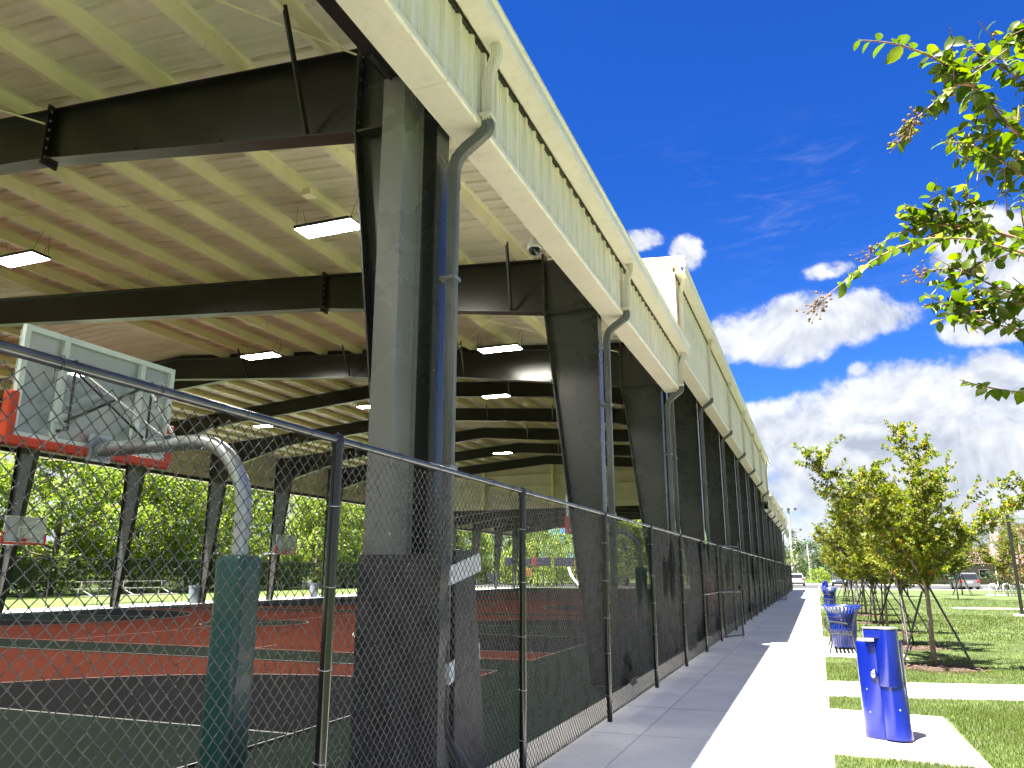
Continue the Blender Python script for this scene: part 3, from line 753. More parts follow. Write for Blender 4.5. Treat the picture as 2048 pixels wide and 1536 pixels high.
# ================================================================== CHAIN-LINK FENCE
FX = -2.424; BAY = 2.95; FH = 2.44
def chainlink(name, L, H, a=.0361, r=.0023, sides=4, rough=0.0):
    """woven zig-zag wires in the (y,z) plane, local origin at the bay's start; each wire hooks the next at every corner"""
    nw = int(round(L / a)); aw = L / nw; nk = int(H / a)
    j = np.arange(nw)[:, None]; k = np.arange(nk + 1)[None, :]
    Y = (j + ((k + j) % 2)) * aw + 0.0 * k; Z = k * a + 0 * j
    rg = np.random.default_rng(4)
    Y = Y + rg.normal(0, .0012, (1, nk + 1)); Z = Z + rg.normal(0, .001, (nw, 1))
    sgn = np.where((k + j) % 2 == 1, 1.0, -1.0)
    X = sgn * .0016 + 0 * Y
    # each corner gets two rings close together (a tight hook), each leg is straight
    P0 = np.stack([X, Y, Z], -1)                                      # (nw,nk+1,3)
    A = P0[:, :-1]; B = P0[:, 1:]
    d = B - A; Ld = np.linalg.norm(d, axis=-1, keepdims=True); d = d / Ld
    sd = np.cross(d, np.array([1.0, 0, 0])); sd /= np.linalg.norm(sd, axis=-1, keepdims=True); up = np.cross(sd, d)
    st = [(0.0, 1.75), (.085, 1.5), (.13, 1.0), (.87, 1.0), (.915, 1.5), (1.0, 1.75)]
    V = []
    for (t, s) in st:
        c = A + (B - A) * t
        for q in range(sides):
            an = 2 * math.pi * (q + .5) / sides
            V.append(c + (sd * math.cos(an) + up * math.sin(an)) * r * s)
    V = np.stack(V, 2)                                                # (nw,nk,6*sides,3)
    n = V.shape[0] * V.shape[1]; m = V.shape[2]
    F = []
    for i in range(len(st) - 1):
        for q in range(sides): F.append([i * sides + q, i * sides + (q + 1) % sides, (i + 1) * sides + (q + 1) % sides, (i + 1) * sides + q])
    F = (np.arange(n)[:, None, None] * m + np.array(F)[None]).reshape(-1, 4)
    return npmesh(name, V.reshape(-1, 3), F, 'black_vinyl')
fence = thing('chain_link_fence', 'tall black chain-link fence along the walk with dark windscreen further on', 'fence', (FX, 20, 0), world=True)
link_me = chainlink('chain_link', BAY, FH - .06)
def post_mesh():
    m = MB(); m.tube([(0, 0, -.05), (0, 0, FH - .05)], .0305, 14); m.lathe([(.036, FH - .06), (.036, FH - .015), (.03, FH - .0), (.0, FH + .004)], 14)
    return m.mesh('post', 'post_black', True)
pm = post_mesh(); pm.set_sharp_from_angle(angle=R(40))
loop_me = MB().tube([(0, .028 * math.cos(a), .028 * math.sin(a)) for a in [math.pi * i / 10 for i in range(11)]], .007, 6).mesh('loop_cap', 'black_vinyl', True)
tie_me = MB().tube([(.0275 * math.cos(a) + (.0 if i < 17 else -.006 * (i - 16)), .004 * math.sin(a * .5), .0275 * math.sin(a) - (.0 if i < 17 else .017 * (i - 16))) for i, a in enumerate([1.9 - 2 * math.pi * i / 17 for i in range(18)])] + [(-.03, .006, -.07)], .0022, 5).mesh('rail_tie', 'black_vinyl', True)
pt_me = MB().tube([(.036 * math.cos(a), .036 * math.sin(a), .003 * math.sin(2 * a)) for a in [2 * math.pi * i / 14 for i in range(15)]], .0020, 5).mesh('post_tie', 'galv', True)
scr_rng = np.random.default_rng(12)
def screen_mesh(L, seed):
    rg = np.random.default_rng(seed); ny, nz = 28, 14; ph = rg.uniform(0, 6.28, 6)
    y = np.linspace(.0, L, ny); z = np.linspace(.30, 2.37, nz); Yg, Zg = np.meshgrid(y, z)
    X = .012 * np.sin(Yg * 2.1 + ph[0] + 1.5 * np.sin(Zg * 1.7 + ph[1])) + .010 * np.sin(Zg * 3.1 + ph[2] + Yg * .8) + .006 * np.sin(Yg * 7 + ph[3])
    Zs = Zg + np.where(Zg < .35, .015 * np.sin(Yg * 6 + ph[4]), 0)
    v = np.stack([X - .045, Yg, Zs], -1).reshape(-1, 3)
    f = [[i * ny + j, i * ny + j + 1, (i + 1) * ny + j + 1, (i + 1) * ny + j] for i in range(nz - 1) for j in range(ny - 1)]
    return npmesh('windscreen', v, f, 'windscreen', True)
scr = [screen_mesh(BAY, s) for s in range(4)]
def bay(y, screen, posts=(True, True), ties=False, idx=0):
    link('chain_link', link_me, fence, (FX - .036, y, .035))['kind'] = 'stuff'
    if screen: link('windscreen', scr[idx % 4], fence, (FX, y, 0))
    MB().tube([(FX, y, FH - .022), (FX, y + BAY, FH - .022)], .0215, 12).build('top_rail', 'rail_metal', fence, True)
    MB().tube([(FX - .03, y, .055), (FX - .03, y + BAY * .5, .048), (FX - .03, y + BAY, .055)], .006, 5).build('bottom_wire', 'black_vinyl', fence, True)
    for q in range(6):
        o = link('rail_tie', tie_me, fence, (FX, y + .25 + q * .49 + rng.uniform(-.05, .05), FH - .022)); o.rotation_euler = (0, 0, rng.uniform(-.3, .3))
def post(y, mid=True):
    link('post', pm, fence, (FX, y, 0)); link('loop_cap', loop_me, fence, (FX, y, FH - .014))
    for z in (.3, .75, 1.2, 1.65, 2.1):
        o = link('post_tie', pt_me, fence, (FX - .004, y, z + rng.uniform(-.05, .05))); o.rotation_euler = (rng.uniform(-.08, .08), rng.uniform(-.08, .08), 0)
ystart = 3.6 - 2 * BAY; y = ystart
for i in range(8):
    bay(y, y > 9.3, idx=i); post(y); y += BAY
post(y)                                             # gate post
MB().tube([(FX, y - BAY + .03, 1.22), (FX, y - .03, 1.22)], .019, 10).build('mid_rail', 'rail_metal', fence, True)
G1 = y; y += 1.05; post(y)
yy = y
for i in range(10): bay(y, True, idx=i + 1); y += BAY; post(y)
G2 = y; y += 1.05; post(y)
for i in range(11): bay(y, True, idx=i + 2); y += BAY; post(y)
FEND = y
# concrete foot strip under the fence, lighter than the court
struct('fence_kerb', MB().box(-2.915, -2.56, -8, FEND + .3, -.05, .0045), 'concrete')

def gate(loc, ang, label):
    t = thing('gate', label, 'gate', loc, rot=ang)
    W = 1.0
    fr = MB()
    for (a, b_) in (((.05, 0, .08), (.05, 0, 2.40)), ((W, 0, .08), (W, 0, 2.52)), ((.05, 0, .10), (W, 0, .10)), ((.05, 0, 1.22), (W, 0, 1.22)), ((.05, 0, 2.40), (W, 0, 2.40))): fr.tube([a, b_], .021, 10)
    fr.build('frame', 'black_vinyl', t, True)
    nm = chainlink('chain_link', .94, 2.3); o = link('chain_link', nm, t, (.06, 0, .1)); o.rotation_euler = (0, 0, -math.pi / 2); o['kind'] = 'stuff'
    for z in (.4, 2.1): MB().lathe([(.034, z), (.034, z + .07)], 10).build('hinge', 'black_metal', t)
    m = MB().box(W - .05, W + .06, -.05, .05, 1.28, 1.38); m.tube([(W - .02, -.05, 1.33), (W - .02, -.14, 1.33)], .012, 6); m.build('latch', 'black_metal', t)
    MB().tube([(W, .035, 1.0), (W, .035, -.0)], .008, 6).build('drop_rod', 'black_metal', t)
    return t
gate((FX, G1 + .02, 0), R(62), 'open black chain-link gate swung out over the walk, the nearer one')
gate((FX, G2 + .02, 0), R(60), 'open black chain-link gate swung out far along the walk')

# ================================================================== BASKETBALL HOOPS
def make_hoop(full=True):
    """origin on the floor at the post; arm and board towards -x; board centred on y=0"""
    t = bpy.data.objects.new('basketball_hoop', None); COL.objects.link(t)
    p = [(0, 0, 0), (0, 0, 2.25)] + [(-.62 + .62 * math.cos(a), 0, 2.25 + .66 * math.sin(a)) for a in [math.pi / 2 * i / 9 for i in range(1, 10)]] + [(-1.3, 0, 2.905), (-1.86, 0, 2.90)]
    MB().tube(p, .072, 18).build('post', 'galv', t, True)
    m = MB().box(-.15, .15, -.15, .15, .02, 1.855); o = m.build('post_pad', 'pad_green', t); bv = o.modifiers.new('bevel', 'BEVEL'); bv.width = .055; bv.segments = 4
    bx = -1.95; z0, z1 = 2.90, 3.965; hw = .915
    MB().box(bx - .012, bx, -hw + .02, hw - .02, z0 + .02, z1 - .02).build('glass', 'board_glass', t)
    fr = MB()
    for (ya, yb, za, zb) in ((-hw, hw, z1 - .055, z1), (-hw, hw, z0, z0 + .055), (-hw, -hw + .055, z0 + .055, z1 - .055), (hw - .055, hw, z0 + .055, z1 - .055), (-.50, -.44, z0 + .055, z1 - .055), (.44, .50, z0 + .055, z1 - .055)):
        fr.box(bx + .001, bx + .05, ya, yb, za, zb)
    for (ya, yb, za, zb) in ((-hw, hw, z1 - .05, z1), (-hw, hw, z0, z0 + .05), (-hw, -hw + .05, z0, z1), (hw - .05, hw, z0, z1)): fr.box(bx - .018, bx - .0125, ya, yb, za, zb)
    fr.build('board_frame', 'bb_frame', t)
    sq = MB()
    for (ya, yb, za, zb) in ((-.305, .305, 3.50, 3.55), (-.305, -.255, 3.05, 3.50), (.255, .305, 3.05, 3.50)): sq.box(bx - .0165, bx - .0125, ya, yb, za, zb)
    sq.build('target_square', 'bb_frame', t)
    pd = MB(); w_ = .055
    pd.box(bx - .04, bx + .075, -hw - .05, hw + .05, z0 - .075, z0 + .015); pd.box(bx - .04, bx + .07, -hw - .065, -hw + .03, z0 - .07, z0 + .42); pd.box(bx - .04, bx + .07, hw - .03, hw + .065, z0 - .07, z0 + .42)
    o = pd.build('edge_pad', 'orange', t); bv = o.modifiers.new('bevel', 'BEVEL'); bv.width = .022; bv.segments = 3
    # mounting bracket, hangers and braces behind the board
    m = MB().box(-1.95 + .06, -1.84, -.10, .10, 2.80, 3.02); m.box(-1.87, -1.84, -.13, .13, 2.78, 3.05); m.build('mount_plate', 'galv', t)
    for s in (-1, 1):
        MB().tube([(bx + .06, s * .47, z0 + .80), (bx + .20, s * .47, z0 + .80), (bx + .20, s * .47, z0 + .12), (bx + .06, s * .47, z0 + .12)], .018, 4).build('hanger', 'black_metal', t)
        MB().box(bx + .056, bx + .10, s * .47 - .10, s * .47 + .10, z0 + .20, z0 + .29).build('clip_plate', 'bb_frame', t)
        MB().box(bx + .056, bx + .09, s * .47 - .05, s * .47 + .05, z0 + .76, z0 + .84).build('clip_plate', 'galv', t)
        MB().tube([(bx + .1, s * .47, z0 + .80), (-.95, s * .075, 2.96)], .013, 8).build('brace_rod', 'galv', t, True)
        MB().tube([(bx + .15, s * .47, z0 + .2), (bx + .12, -s * .40, z0 + .72)], .014, 4).build('cross_brace', 'black_metal', t)
    m = MB().tube([(-.95, .08 * math.cos(a), 2.905 + .08 * math.sin(a)) for a in [math.pi * 2 * i / 16 for i in range(17)]], .008, 5); m.box(-1.0, -.90, -.09, .09, 2.975, 2.99); m.build('pipe_clamp', 'galv', t)
    # rim
    rim = MB().tube([(bx - .15 - .2286 + .2286 * math.cos(a), .2286 * math.sin(a), 3.05) for a in [2 * math.pi * i / 28 for i in range(29)]], .009, 6)
    rim.box(bx - .17, bx - .013, -.06, .06, 3.03, 3.06); rim.box(bx - .03, bx - .0185, -.09, .09, 2.95, 3.07)
    rim.build('rim', 'orange', t, True)
    return t
h0 = make_hoop()
HOOPS = [((-4.78, 5.67), 0, 'glass backboard hoop on bent steel post with teal pad, nearest behind the fence'),
         ((-4.78, 22.85), 0, 'hoop whose bent grey post and teal pad show through the windscreen'),
         ((-32.25, 22.85), math.pi, 'small distant hoop at the far left below the big backboard'),
         ((-32.25, 40.03), math.pi, 'small distant hoop just left of the first fence post'),
         ((-4.78, 40.03), 0, 'hoop far down the near side mostly hidden by columns')]
for i, (loc, rot, lab) in enumerate(HOOPS):
    o = h0 if i == 0 else copy_tree(h0)
    o.location = (loc[0], loc[1], 0); o.rotation_euler = (0, 0, rot); tag(o, lab, 'basketball hoop', 'basketball hoops on the courts')

# ================================================================== COLUMN PADS
def wrinkled_box(x0, x1, y0, y1, z0, z1, nx, nz, amp, seed):
    """front (-y) and sides as one wrinkled skin, closed top"""
    rg = np.random.default_rng(seed); ph = rg.uniform(0, 6.28, 12)
    loop = [(x0 + (x1 - x0) * i / nx, y0) for i in range(nx + 1)] + [(x1, y0 + (y1 - y0) * i / 3) for i in (1, 2, 3)] + [(x1 - (x1 - x0) * i / nx, y1) for i in range(1, nx + 1)] + [(x0, y1 - (y1 - y0) * i / 3) for i in (1, 2)]
    n = len(loop); m = MB(); vs = []
    for k in range(nz + 1):
        z = z0 + (z1 - z0) * k / nz
        for (x, y) in loop:
            u = x * 3 + y
            d = amp * (math.sin(z * 9 + 6 * u + ph[0] + 2 * math.sin(z * 3 + ph[1])) * .4 + math.sin(14 * z - 9 * u + ph[2]) * .25 + .8 * math.exp(-((z - .55 - .8 * (u + 9.3)) / .05) ** 2) - .9 * math.exp(-((z - 1.25 + .9 * (u + 10.2)) / .06) ** 2))
            cx, cy = (x0 + x1) / 2, (y0 + y1) / 2
            sx_, sy_ = (1 if x > cx else -1) if abs(x - x0) < 1e-5 or abs(x - x1) < 1e-5 else 0, (1 if y > cy else -1) if abs(y - y0) < 1e-5 or abs(y - y1) < 1e-5 else 0
            e = 1.0 if 0 < k < nz else .3
            vs.append((x + sx_ * d * e, y + sy_ * d * e, z))
    fs = [(k * n + i, k * n + (i + 1) % n, (k + 1) * n + (i + 1) % n, (k + 1) * n + i) for k in range(nz) for i in range(n)]
    fs.append(tuple(range(nz * n, nz * n + n)))
    return m.add(vs, fs)
cp = thing('column_pad', 'black wrinkled vinyl pad wrapped round the foot of the nearest column', 'column pad', (-3.1, 5.5, 0), world=True)
wrinkled_box(-3.40, -2.68, 5.44, 5.57, .01, 1.84, 26, 60, .017, 3).build('pad_body', 'pad_black', cp, True)
m = MB().box(-3.50, -3.44, 5.5705, 6.25, .01, 1.83); m.build('pad_flap', 'pad_black', cp, bevel=.015)
lp = thing('loose_pad', 'black pad panel hanging loose and taped beside the first downspout', 'column pad', (-2.93, 6.4, 0), world=True)
m = MB().add([(-2.93, 6.17, .02), (-2.88, 6.17, .02), (-2.80, 6.66, .02), (-2.85, 6.66, .02), (-2.97, 6.22, 1.90), (-2.92, 6.22, 1.90), (-2.87, 6.50, 1.90), (-2.92, 6.50, 1.90)], [(0, 3, 2, 1), (4, 5, 6, 7), (0, 1, 5, 4), (1, 2, 6, 5), (2, 3, 7, 6), (3, 0, 4, 7)])
m.build('pad_panel', 'pad_black', lp, bevel=.01)
for (za, zb, dz) in ((1.60, 1.76, .12), (.80, .97, .16)):
    m = MB().add([(-2.985, 6.10, za), (-2.912, 6.12, za), (-2.84, 6.60, za + dz), (-2.985, 6.10, zb), (-2.915, 6.12, zb), (-2.845, 6.58, zb + dz)], [(0, 1, 4, 3), (1, 2, 5, 4)])
    o = m.build('tape_band', 'tape', lp); sm = o.modifiers.new('t', 'SOLIDIFY'); sm.thickness = .004
# ================================================================== PLANTS
def tmpl_leaf(kind):
    """leaf templates in local (along, across, normal) coordinates, unit length"""
    if kind == 'diamond':
        v = np.array([(0, 0, 0), (.45, .27, .05), (1, 0, 0), (.45, -.27, .05)]); f = np.array([(0, 1, 2), (0, 2, 3)])
    elif kind == 'oval':
        v = [(0, 0, 0)]; 
        for (a, wd, dz) in ((.18, .20, .03), (.42, .29, .05), (.68, .24, .02), (.88, .11, -.05)): v += [(a, wd, .05 + dz), (a, 0, dz), (a, -wd, .05 + dz)]
        v += [(1.0, 0, -.10)]
        f = [(0, 1, 2), (0, 2, 3)]
        for i in range(3):
            b = 1 + 3 * i; f += [(b, b + 3, b + 4), (b, b + 4, b + 1), (b + 1, b + 4, b + 5), (b + 1, b + 5, b + 2)]
        b = 10; f += [(b, 13, b + 1), (b + 1, 13, b + 2)]
        v = np.array(v); f = np.array(f)
    return v, f
def leaves(name, P, T_, N_, size, kind, m):
    v, f = tmpl_leaf(kind)
    P = np.asarray(P, float); T_ = np.asarray(T_, float); N_ = np.asarray(N_, float); size = np.asarray(size, float)
    T_ /= np.linalg.norm(T_, axis=1, keepdims=True) + 1e-9
    B_ = np.cross(N_, T_); B_ /= np.linalg.norm(B_, axis=1, keepdims=True) + 1e-9; N2 = np.cross(T_, B_)
    V = P[:, None] + size[:, None, None] * (v[None, :, 0:1] * T_[:, None] + v[None, :, 1:2] * B_[:, None] + v[None, :, 2:3] * N2[:, None])
    F = (np.arange(len(P))[:, None, None] * len(v) + f[None]).reshape(-1, 3)
    return npmesh(name, V.reshape(-1, 3), F, m)
def bez(p, d, up, L, n, rg, wob=.06):
    """a growing polyline: start p, direction d, bends towards up"""
    pts = [np.array(p, float)]; d = np.array(d, float); d /= np.linalg.norm(d)
    for i in range(n):
        d = d + np.array(up) / n + rg.normal(0, wob, 3); d /= np.linalg.norm(d); pts.append(pts[-1] + d * L / n)
    return pts
def myrtle(seed, H=4.4, th=1.75, spread=1.5, leafs=3.1, lsize=.076, lm='leaf_myrtle'):
    """young vase-shaped crape myrtle: returns (wood mesh, leaf mesh)"""
    rg = np.random.default_rng(seed); wd = MB(); P = []; T_ = []; N_ = []; Sz = []
    trunk = bez((0, 0, -.02), (rg.normal(0, .04), rg.normal(0, .04), 1), (0, 0, .3), th, 7, rg, .03)
    wd.tube([tuple(p) for p in trunk], [.048 - .012 * i / 7 for i in range(8)], 9)
    top = trunk[-1]
    def shoot(p, d, L, r, lev):
        n = max(4, int(L / .16))
        pts = bez(p, d, (0, 0, .35 if lev < 2 else .05), L, n, rg, .09)
        if r > .0028: wd.tube([tuple(q) for q in pts], [max(.0022, r * (1 - .75 * i / n)) for i in range(n + 1)], 5 if lev < 2 else 3, cap=False)
        return pts
    def leafy(pts, dens):
        for i in range(len(pts) - 1):
            seg = pts[i + 1] - pts[i]; L = np.linalg.norm(seg); t = seg / L
            for q in range(max(1, int(L * dens))):
                pp = pts[i] + seg * rg.uniform()
                a = rg.normal(0, 1, 3); side = np.cross(t, a); side /= np.linalg.norm(side) + 1e-9
                dd = side + t * rg.uniform(.2, .8) + np.array([0, 0, -.15])
                nn = np.array([0, 0, 1.0]) + rg.normal(0, .45, 3)
                P.append(pp); T_.append(dd); N_.append(nn); Sz.append(lsize * rg.uniform(.65, 1.25))
    nl = rg.integers(5, 8)
    for i in range(nl):
        a = 2 * math.pi * (i + rg.uniform(-.3, .3)) / nl
        out = rg.uniform(.35, 1.0) if i else .1
        L = (H - th) * rg.uniform(.75, 1.1)
        st = trunk[-1 - (i % 3)]
        limb = shoot(st, (math.cos(a) * out * spread / 1.5, math.sin(a) * out * spread / 1.5, 1.0), L, .026, 0)
        for k in range(2, len(limb)):
            for q in range(2):
                a2 = rg.uniform(0, 2 * math.pi); f = k / len(limb)
                d2 = np.array([math.cos(a2), math.sin(a2), rg.uniform(.0, .7)]) + np.array([math.cos(a), math.sin(a), 0]) * .5
                L2 = rg.uniform(.35, .85) * (1.15 - .55 * f)
                tw = shoot(limb[k], d2, L2, .008, 1)
                leafy(tw[1:], 36 * leafs)
                for w in range(2):
                    j = rg.integers(1, len(tw)); d3 = rg.normal(0, 1, 3); d3[2] = abs(d3[2]) * .6
                    t3 = shoot(tw[j], d3, rg.uniform(.18, .42), .004, 2); leafy(t3, 44 * leafs)
        leafy(limb[-3:], 40 * leafs)
    for q in range(5):                                              # long whips standing out of the crown
        a2 = rg.uniform(0, 2 * math.pi); st = top + np.array([math.cos(a2) * .7, math.sin(a2) * .7, rg.uniform(.6, 1.6)])
        t3 = shoot(st, (math.cos(a2) * .9, math.sin(a2) * .9, rg.uniform(.4, 1.6)), rg.uniform(.8, 1.4), .006, 1); leafy(t3, 34 * leafs)
    for q in range(10):                                             # low skirt shoots
        a2 = rg.uniform(0, 2 * math.pi)
        t3 = shoot(trunk[-1 - (q % 2)], (math.cos(a2), math.sin(a2), rg.uniform(.1, .6)), rg.uniform(.5, 1.2), .007, 1); leafy(t3, 42 * leafs)
    return wd.mesh('trunk', 'bark', True), leaves('crown', P, T_, N_, Sz, 'diamond', lm)
M_MY = [myrtle(s, H=4.5, spread=1.38) for s in (11, 23, 35)]
strap_lab = ['nearest', 'second', 'third', 'fourth', 'fifth', 'sixth', 'seventh', 'eighth', 'ninth', 'tenth']
def mulch_ring(x, y, r, seed, label):
    rg = random.Random(seed); n = 26
    m = MB(); vs = [(0, 0, .035)]
    for ring, (f, z) in enumerate(((.5, .028), (1.0, -.012))):
        for i in range(n):
            a = 2 * math.pi * i / n; rr = r * f * (1 + .16 * math.sin(3 * a + seed) + rg.uniform(-.06, .06)); vs.append((rr * math.cos(a) * 1.2, rr * math.sin(a), z + rg.uniform(-.008, .012) * (f < 1)))
    m.add(vs, [(0, 1 + i, 1 + (i + 1) % n) for i in range(n)] + [(1 + i, 1 + n + i, 1 + n + (i + 1) % n, 1 + (i + 1) % n) for i in range(n)])
    t = thing('mulch_bed', label, 'mulch', (x, y, 0)); m.build('mulch_mound', 'mulch', t, True)
    c = MB()
    for i in range(240):
        a = rg.uniform(0, 6.28); rr = r * math.sqrt(rg.random()) * 1.02; L = rg.uniform(.02, .06); w_ = rg.uniform(.006, .014); b = rg.uniform(0, 3.14); px, py = rr * math.cos(a) * 1.2, rr * math.sin(a); z = .038 * (1 - rr / r) + rg.uniform(.0, .02)
        ca, sa = math.cos(b), math.sin(b); t_ = rg.uniform(-.01, .012)
        c.add([(px - ca * L - sa * w_, py - sa * L + ca * w_, z - t_), (px + ca * L - sa * w_, py + sa * L + ca * w_, z + t_), (px + ca * L + sa * w_, py + sa * L - ca * w_, z + t_ + .006), (px - ca * L + sa * w_, py - sa * L - ca * w_, z - t_ + .006)], [(0, 1, 2, 3)])
    tag(c.build('bark_chips', 'chip', t), kind='stuff')
def stakes(x, y, seed, label):
    rg = random.Random(seed); t = thing('tree_stakes', label, 'tree stakes', (x, y, 0), 'support stakes round the young trees')
    a0 = rg.uniform(0, 6)
    for k in range(3 if seed % 2 else 4):
        a = a0 + k * 2 * math.pi / (3 if seed % 2 else 4) + rg.uniform(-.25, .25); r = rg.uniform(.62, .95); z = rg.uniform(1.35, 1.75)
        p0 = (r * math.cos(a), r * math.sin(a), -.03); p1 = (.07 * math.cos(a), .07 * math.sin(a), z)
        MB().tube([p0, p1], .022, 6).build('stake', 'black_metal', t, True)
        MB().tube(smoothpath([p1, (.02, .0, z + .09), (-.06 * math.cos(a), -.06 * math.sin(a), z + .02)], .05), .012, 5).build('strap', 'black_metal', t)
rg0 = random.Random(9)
for i, (x, y) in enumerate(TREES):
    w_, l_ = M_MY[i % 3]
    s = [1.02, .92, .95, .9, 1.0, .95, .9, .95, .92, .9][i]
    t = thing('crape_myrtle', f'{strap_lab[i]} young crape myrtle of the row beside the walk, counted from the blue fountain', 'tree', (x, y, 0), 'young trees along the walk', rot=[.3, 2.1, 4.0, 1.2, 5.1, .9, 2.7, 3.6, .2, 4.6][i])
    t.scale = (s, s, s)
    link('trunk', w_, t); tag(link('crown', l_, t), kind='stuff')
    if i < 8: stakes(x, y, i + 3, f'black support stakes leaning on the {strap_lab[i]} young tree of the row')
    if i < 6: mulch_ring(x + .05, y, .72 if i < 2 else .6, i, f'brown bark mulch round the foot of the {strap_lab[i]} young tree')
# further young trees across the lawn
for i, (x, y, s, la) in enumerate([(10.65, 72, 1.25, 'young crape myrtle in the middle of the far lawn left of the silver van'), (13.4, 70, 1.15, 'young crape myrtle standing in front of the silver van'), (6.2, 66, 1.1, 'young crape myrtle on the lawn behind the fourth tree of the row'), (8.6, 60, 1.05, 'young crape myrtle on the lawn between the row and the lamp post'), (4.6, 75, 1.1, 'young crape myrtle at the end of the lawn near the dark car')]):
    w_, l_ = M_MY[(i + 1) % 3]
    t = thing('crape_myrtle', la, 'tree', (x, y, 0), 'young trees on the lawn', rot=i * 1.3); t.scale = (s, s, s)
    link('trunk', w_, t); tag(link('crown', l_, t), kind='stuff')
    if i < 2: stakes(x, y, i + 20, f'thin dark stakes under the {"middle lawn" if i == 0 else "tree before the silver van"} tree')

# ---- near crape myrtle: its branches hang in from the right
BR = {'B1': [[0.217, 1.881, 3.006], [0.298, 1.912, 2.998], [0.389, 1.956, 2.962], [0.488, 2.021, 2.879], [0.575, 2.092, 2.773], [0.7, 2.134, 2.679]],
'B1b': [[0.329, 1.938, 2.795], [0.372, 1.945, 2.83], [0.426, 1.944, 2.872], [0.468, 1.97, 2.872]],
'B2': [[0.572, 2.215, 3.134], [0.619, 2.23, 3.148], [0.682, 2.236, 3.166], [0.842, 2.285, 3.062]],
'B2b': [[0.486, 2.057, 3.036], [0.551, 2.098, 3.002], [0.632, 2.145, 2.945], [0.761, 2.23, 2.775]],
'B3': [[0.41, 2.095, 2.797], [0.471, 2.117, 2.796], [0.541, 2.157, 2.752], [0.61, 2.197, 2.701], [0.737, 2.232, 2.609]],
'B3b': [[0.469, 2.244, 2.817], [0.533, 2.263, 2.818], [0.62, 2.271, 2.828], [0.754, 2.311, 2.731]],
'B4': [[0.093, 2.366, 2.501], [0.182, 2.369, 2.569], [0.269, 2.373, 2.621], [0.379, 2.378, 2.653], [0.507, 2.394, 2.635], [0.64, 2.418, 2.574], [0.796, 2.436, 2.483]],
'B4b': [[0.255, 2.403, 2.66], [0.334, 2.41, 2.699], [0.43, 2.424, 2.708], [0.535, 2.444, 2.688], [0.659, 2.469, 2.631]],
'B5': [[0.342, 2.399, 2.774], [0.41, 2.431, 2.752], [0.477, 2.464, 2.723], [0.569, 2.495, 2.68]],
'B6': [[0.5, 2.411, 2.808], [0.521, 2.463, 2.755], [0.549, 2.511, 2.707]],
'B6b': [[0.66, 2.492, 2.792], [0.67, 2.553, 2.721], [0.702, 2.613, 2.627]],
'B7': [[0.334, 2.211, 2.423], [0.383, 2.241, 2.405], [0.453, 2.274, 2.358], [0.576, 2.29, 2.314], [0.726, 2.283, 2.301]],
'B7b': [[0.365, 2.281, 2.517], [0.441, 2.299, 2.52], [0.513, 2.333, 2.471], [0.606, 2.358, 2.423], [0.757, 2.368, 2.351]],
'B8': [[0.453, 2.232, 2.457], [0.472, 2.275, 2.413], [0.52, 2.304, 2.388], [0.594, 2.312, 2.409]],
'B9': [[0.41, 2.311, 2.202], [0.47, 2.334, 2.184], [0.557, 2.351, 2.163], [0.72, 2.339, 2.157]]}
nt = thing('crape_myrtle', 'crape myrtle whose leafy branches and seed clusters hang in at the upper right', 'tree', (1.55, 2.55, 0), world=True)
wd = MB()
wd.tube(smoothpath([(1.55, 2.55, -.02), (1.53, 2.54, .8), (1.5, 2.52, 1.55), (1.42, 2.5, 2.0)], .3), .045, 10)
wd.build('trunk', 'bark', nt, True)
tw = MB(); P = []; T_ = []; N_ = []; Sz = []; rg = np.random.default_rng(77); tips = []
hubs = [np.array((1.05, 2.42, 2.45)), np.array((1.1, 2.4, 2.15))]
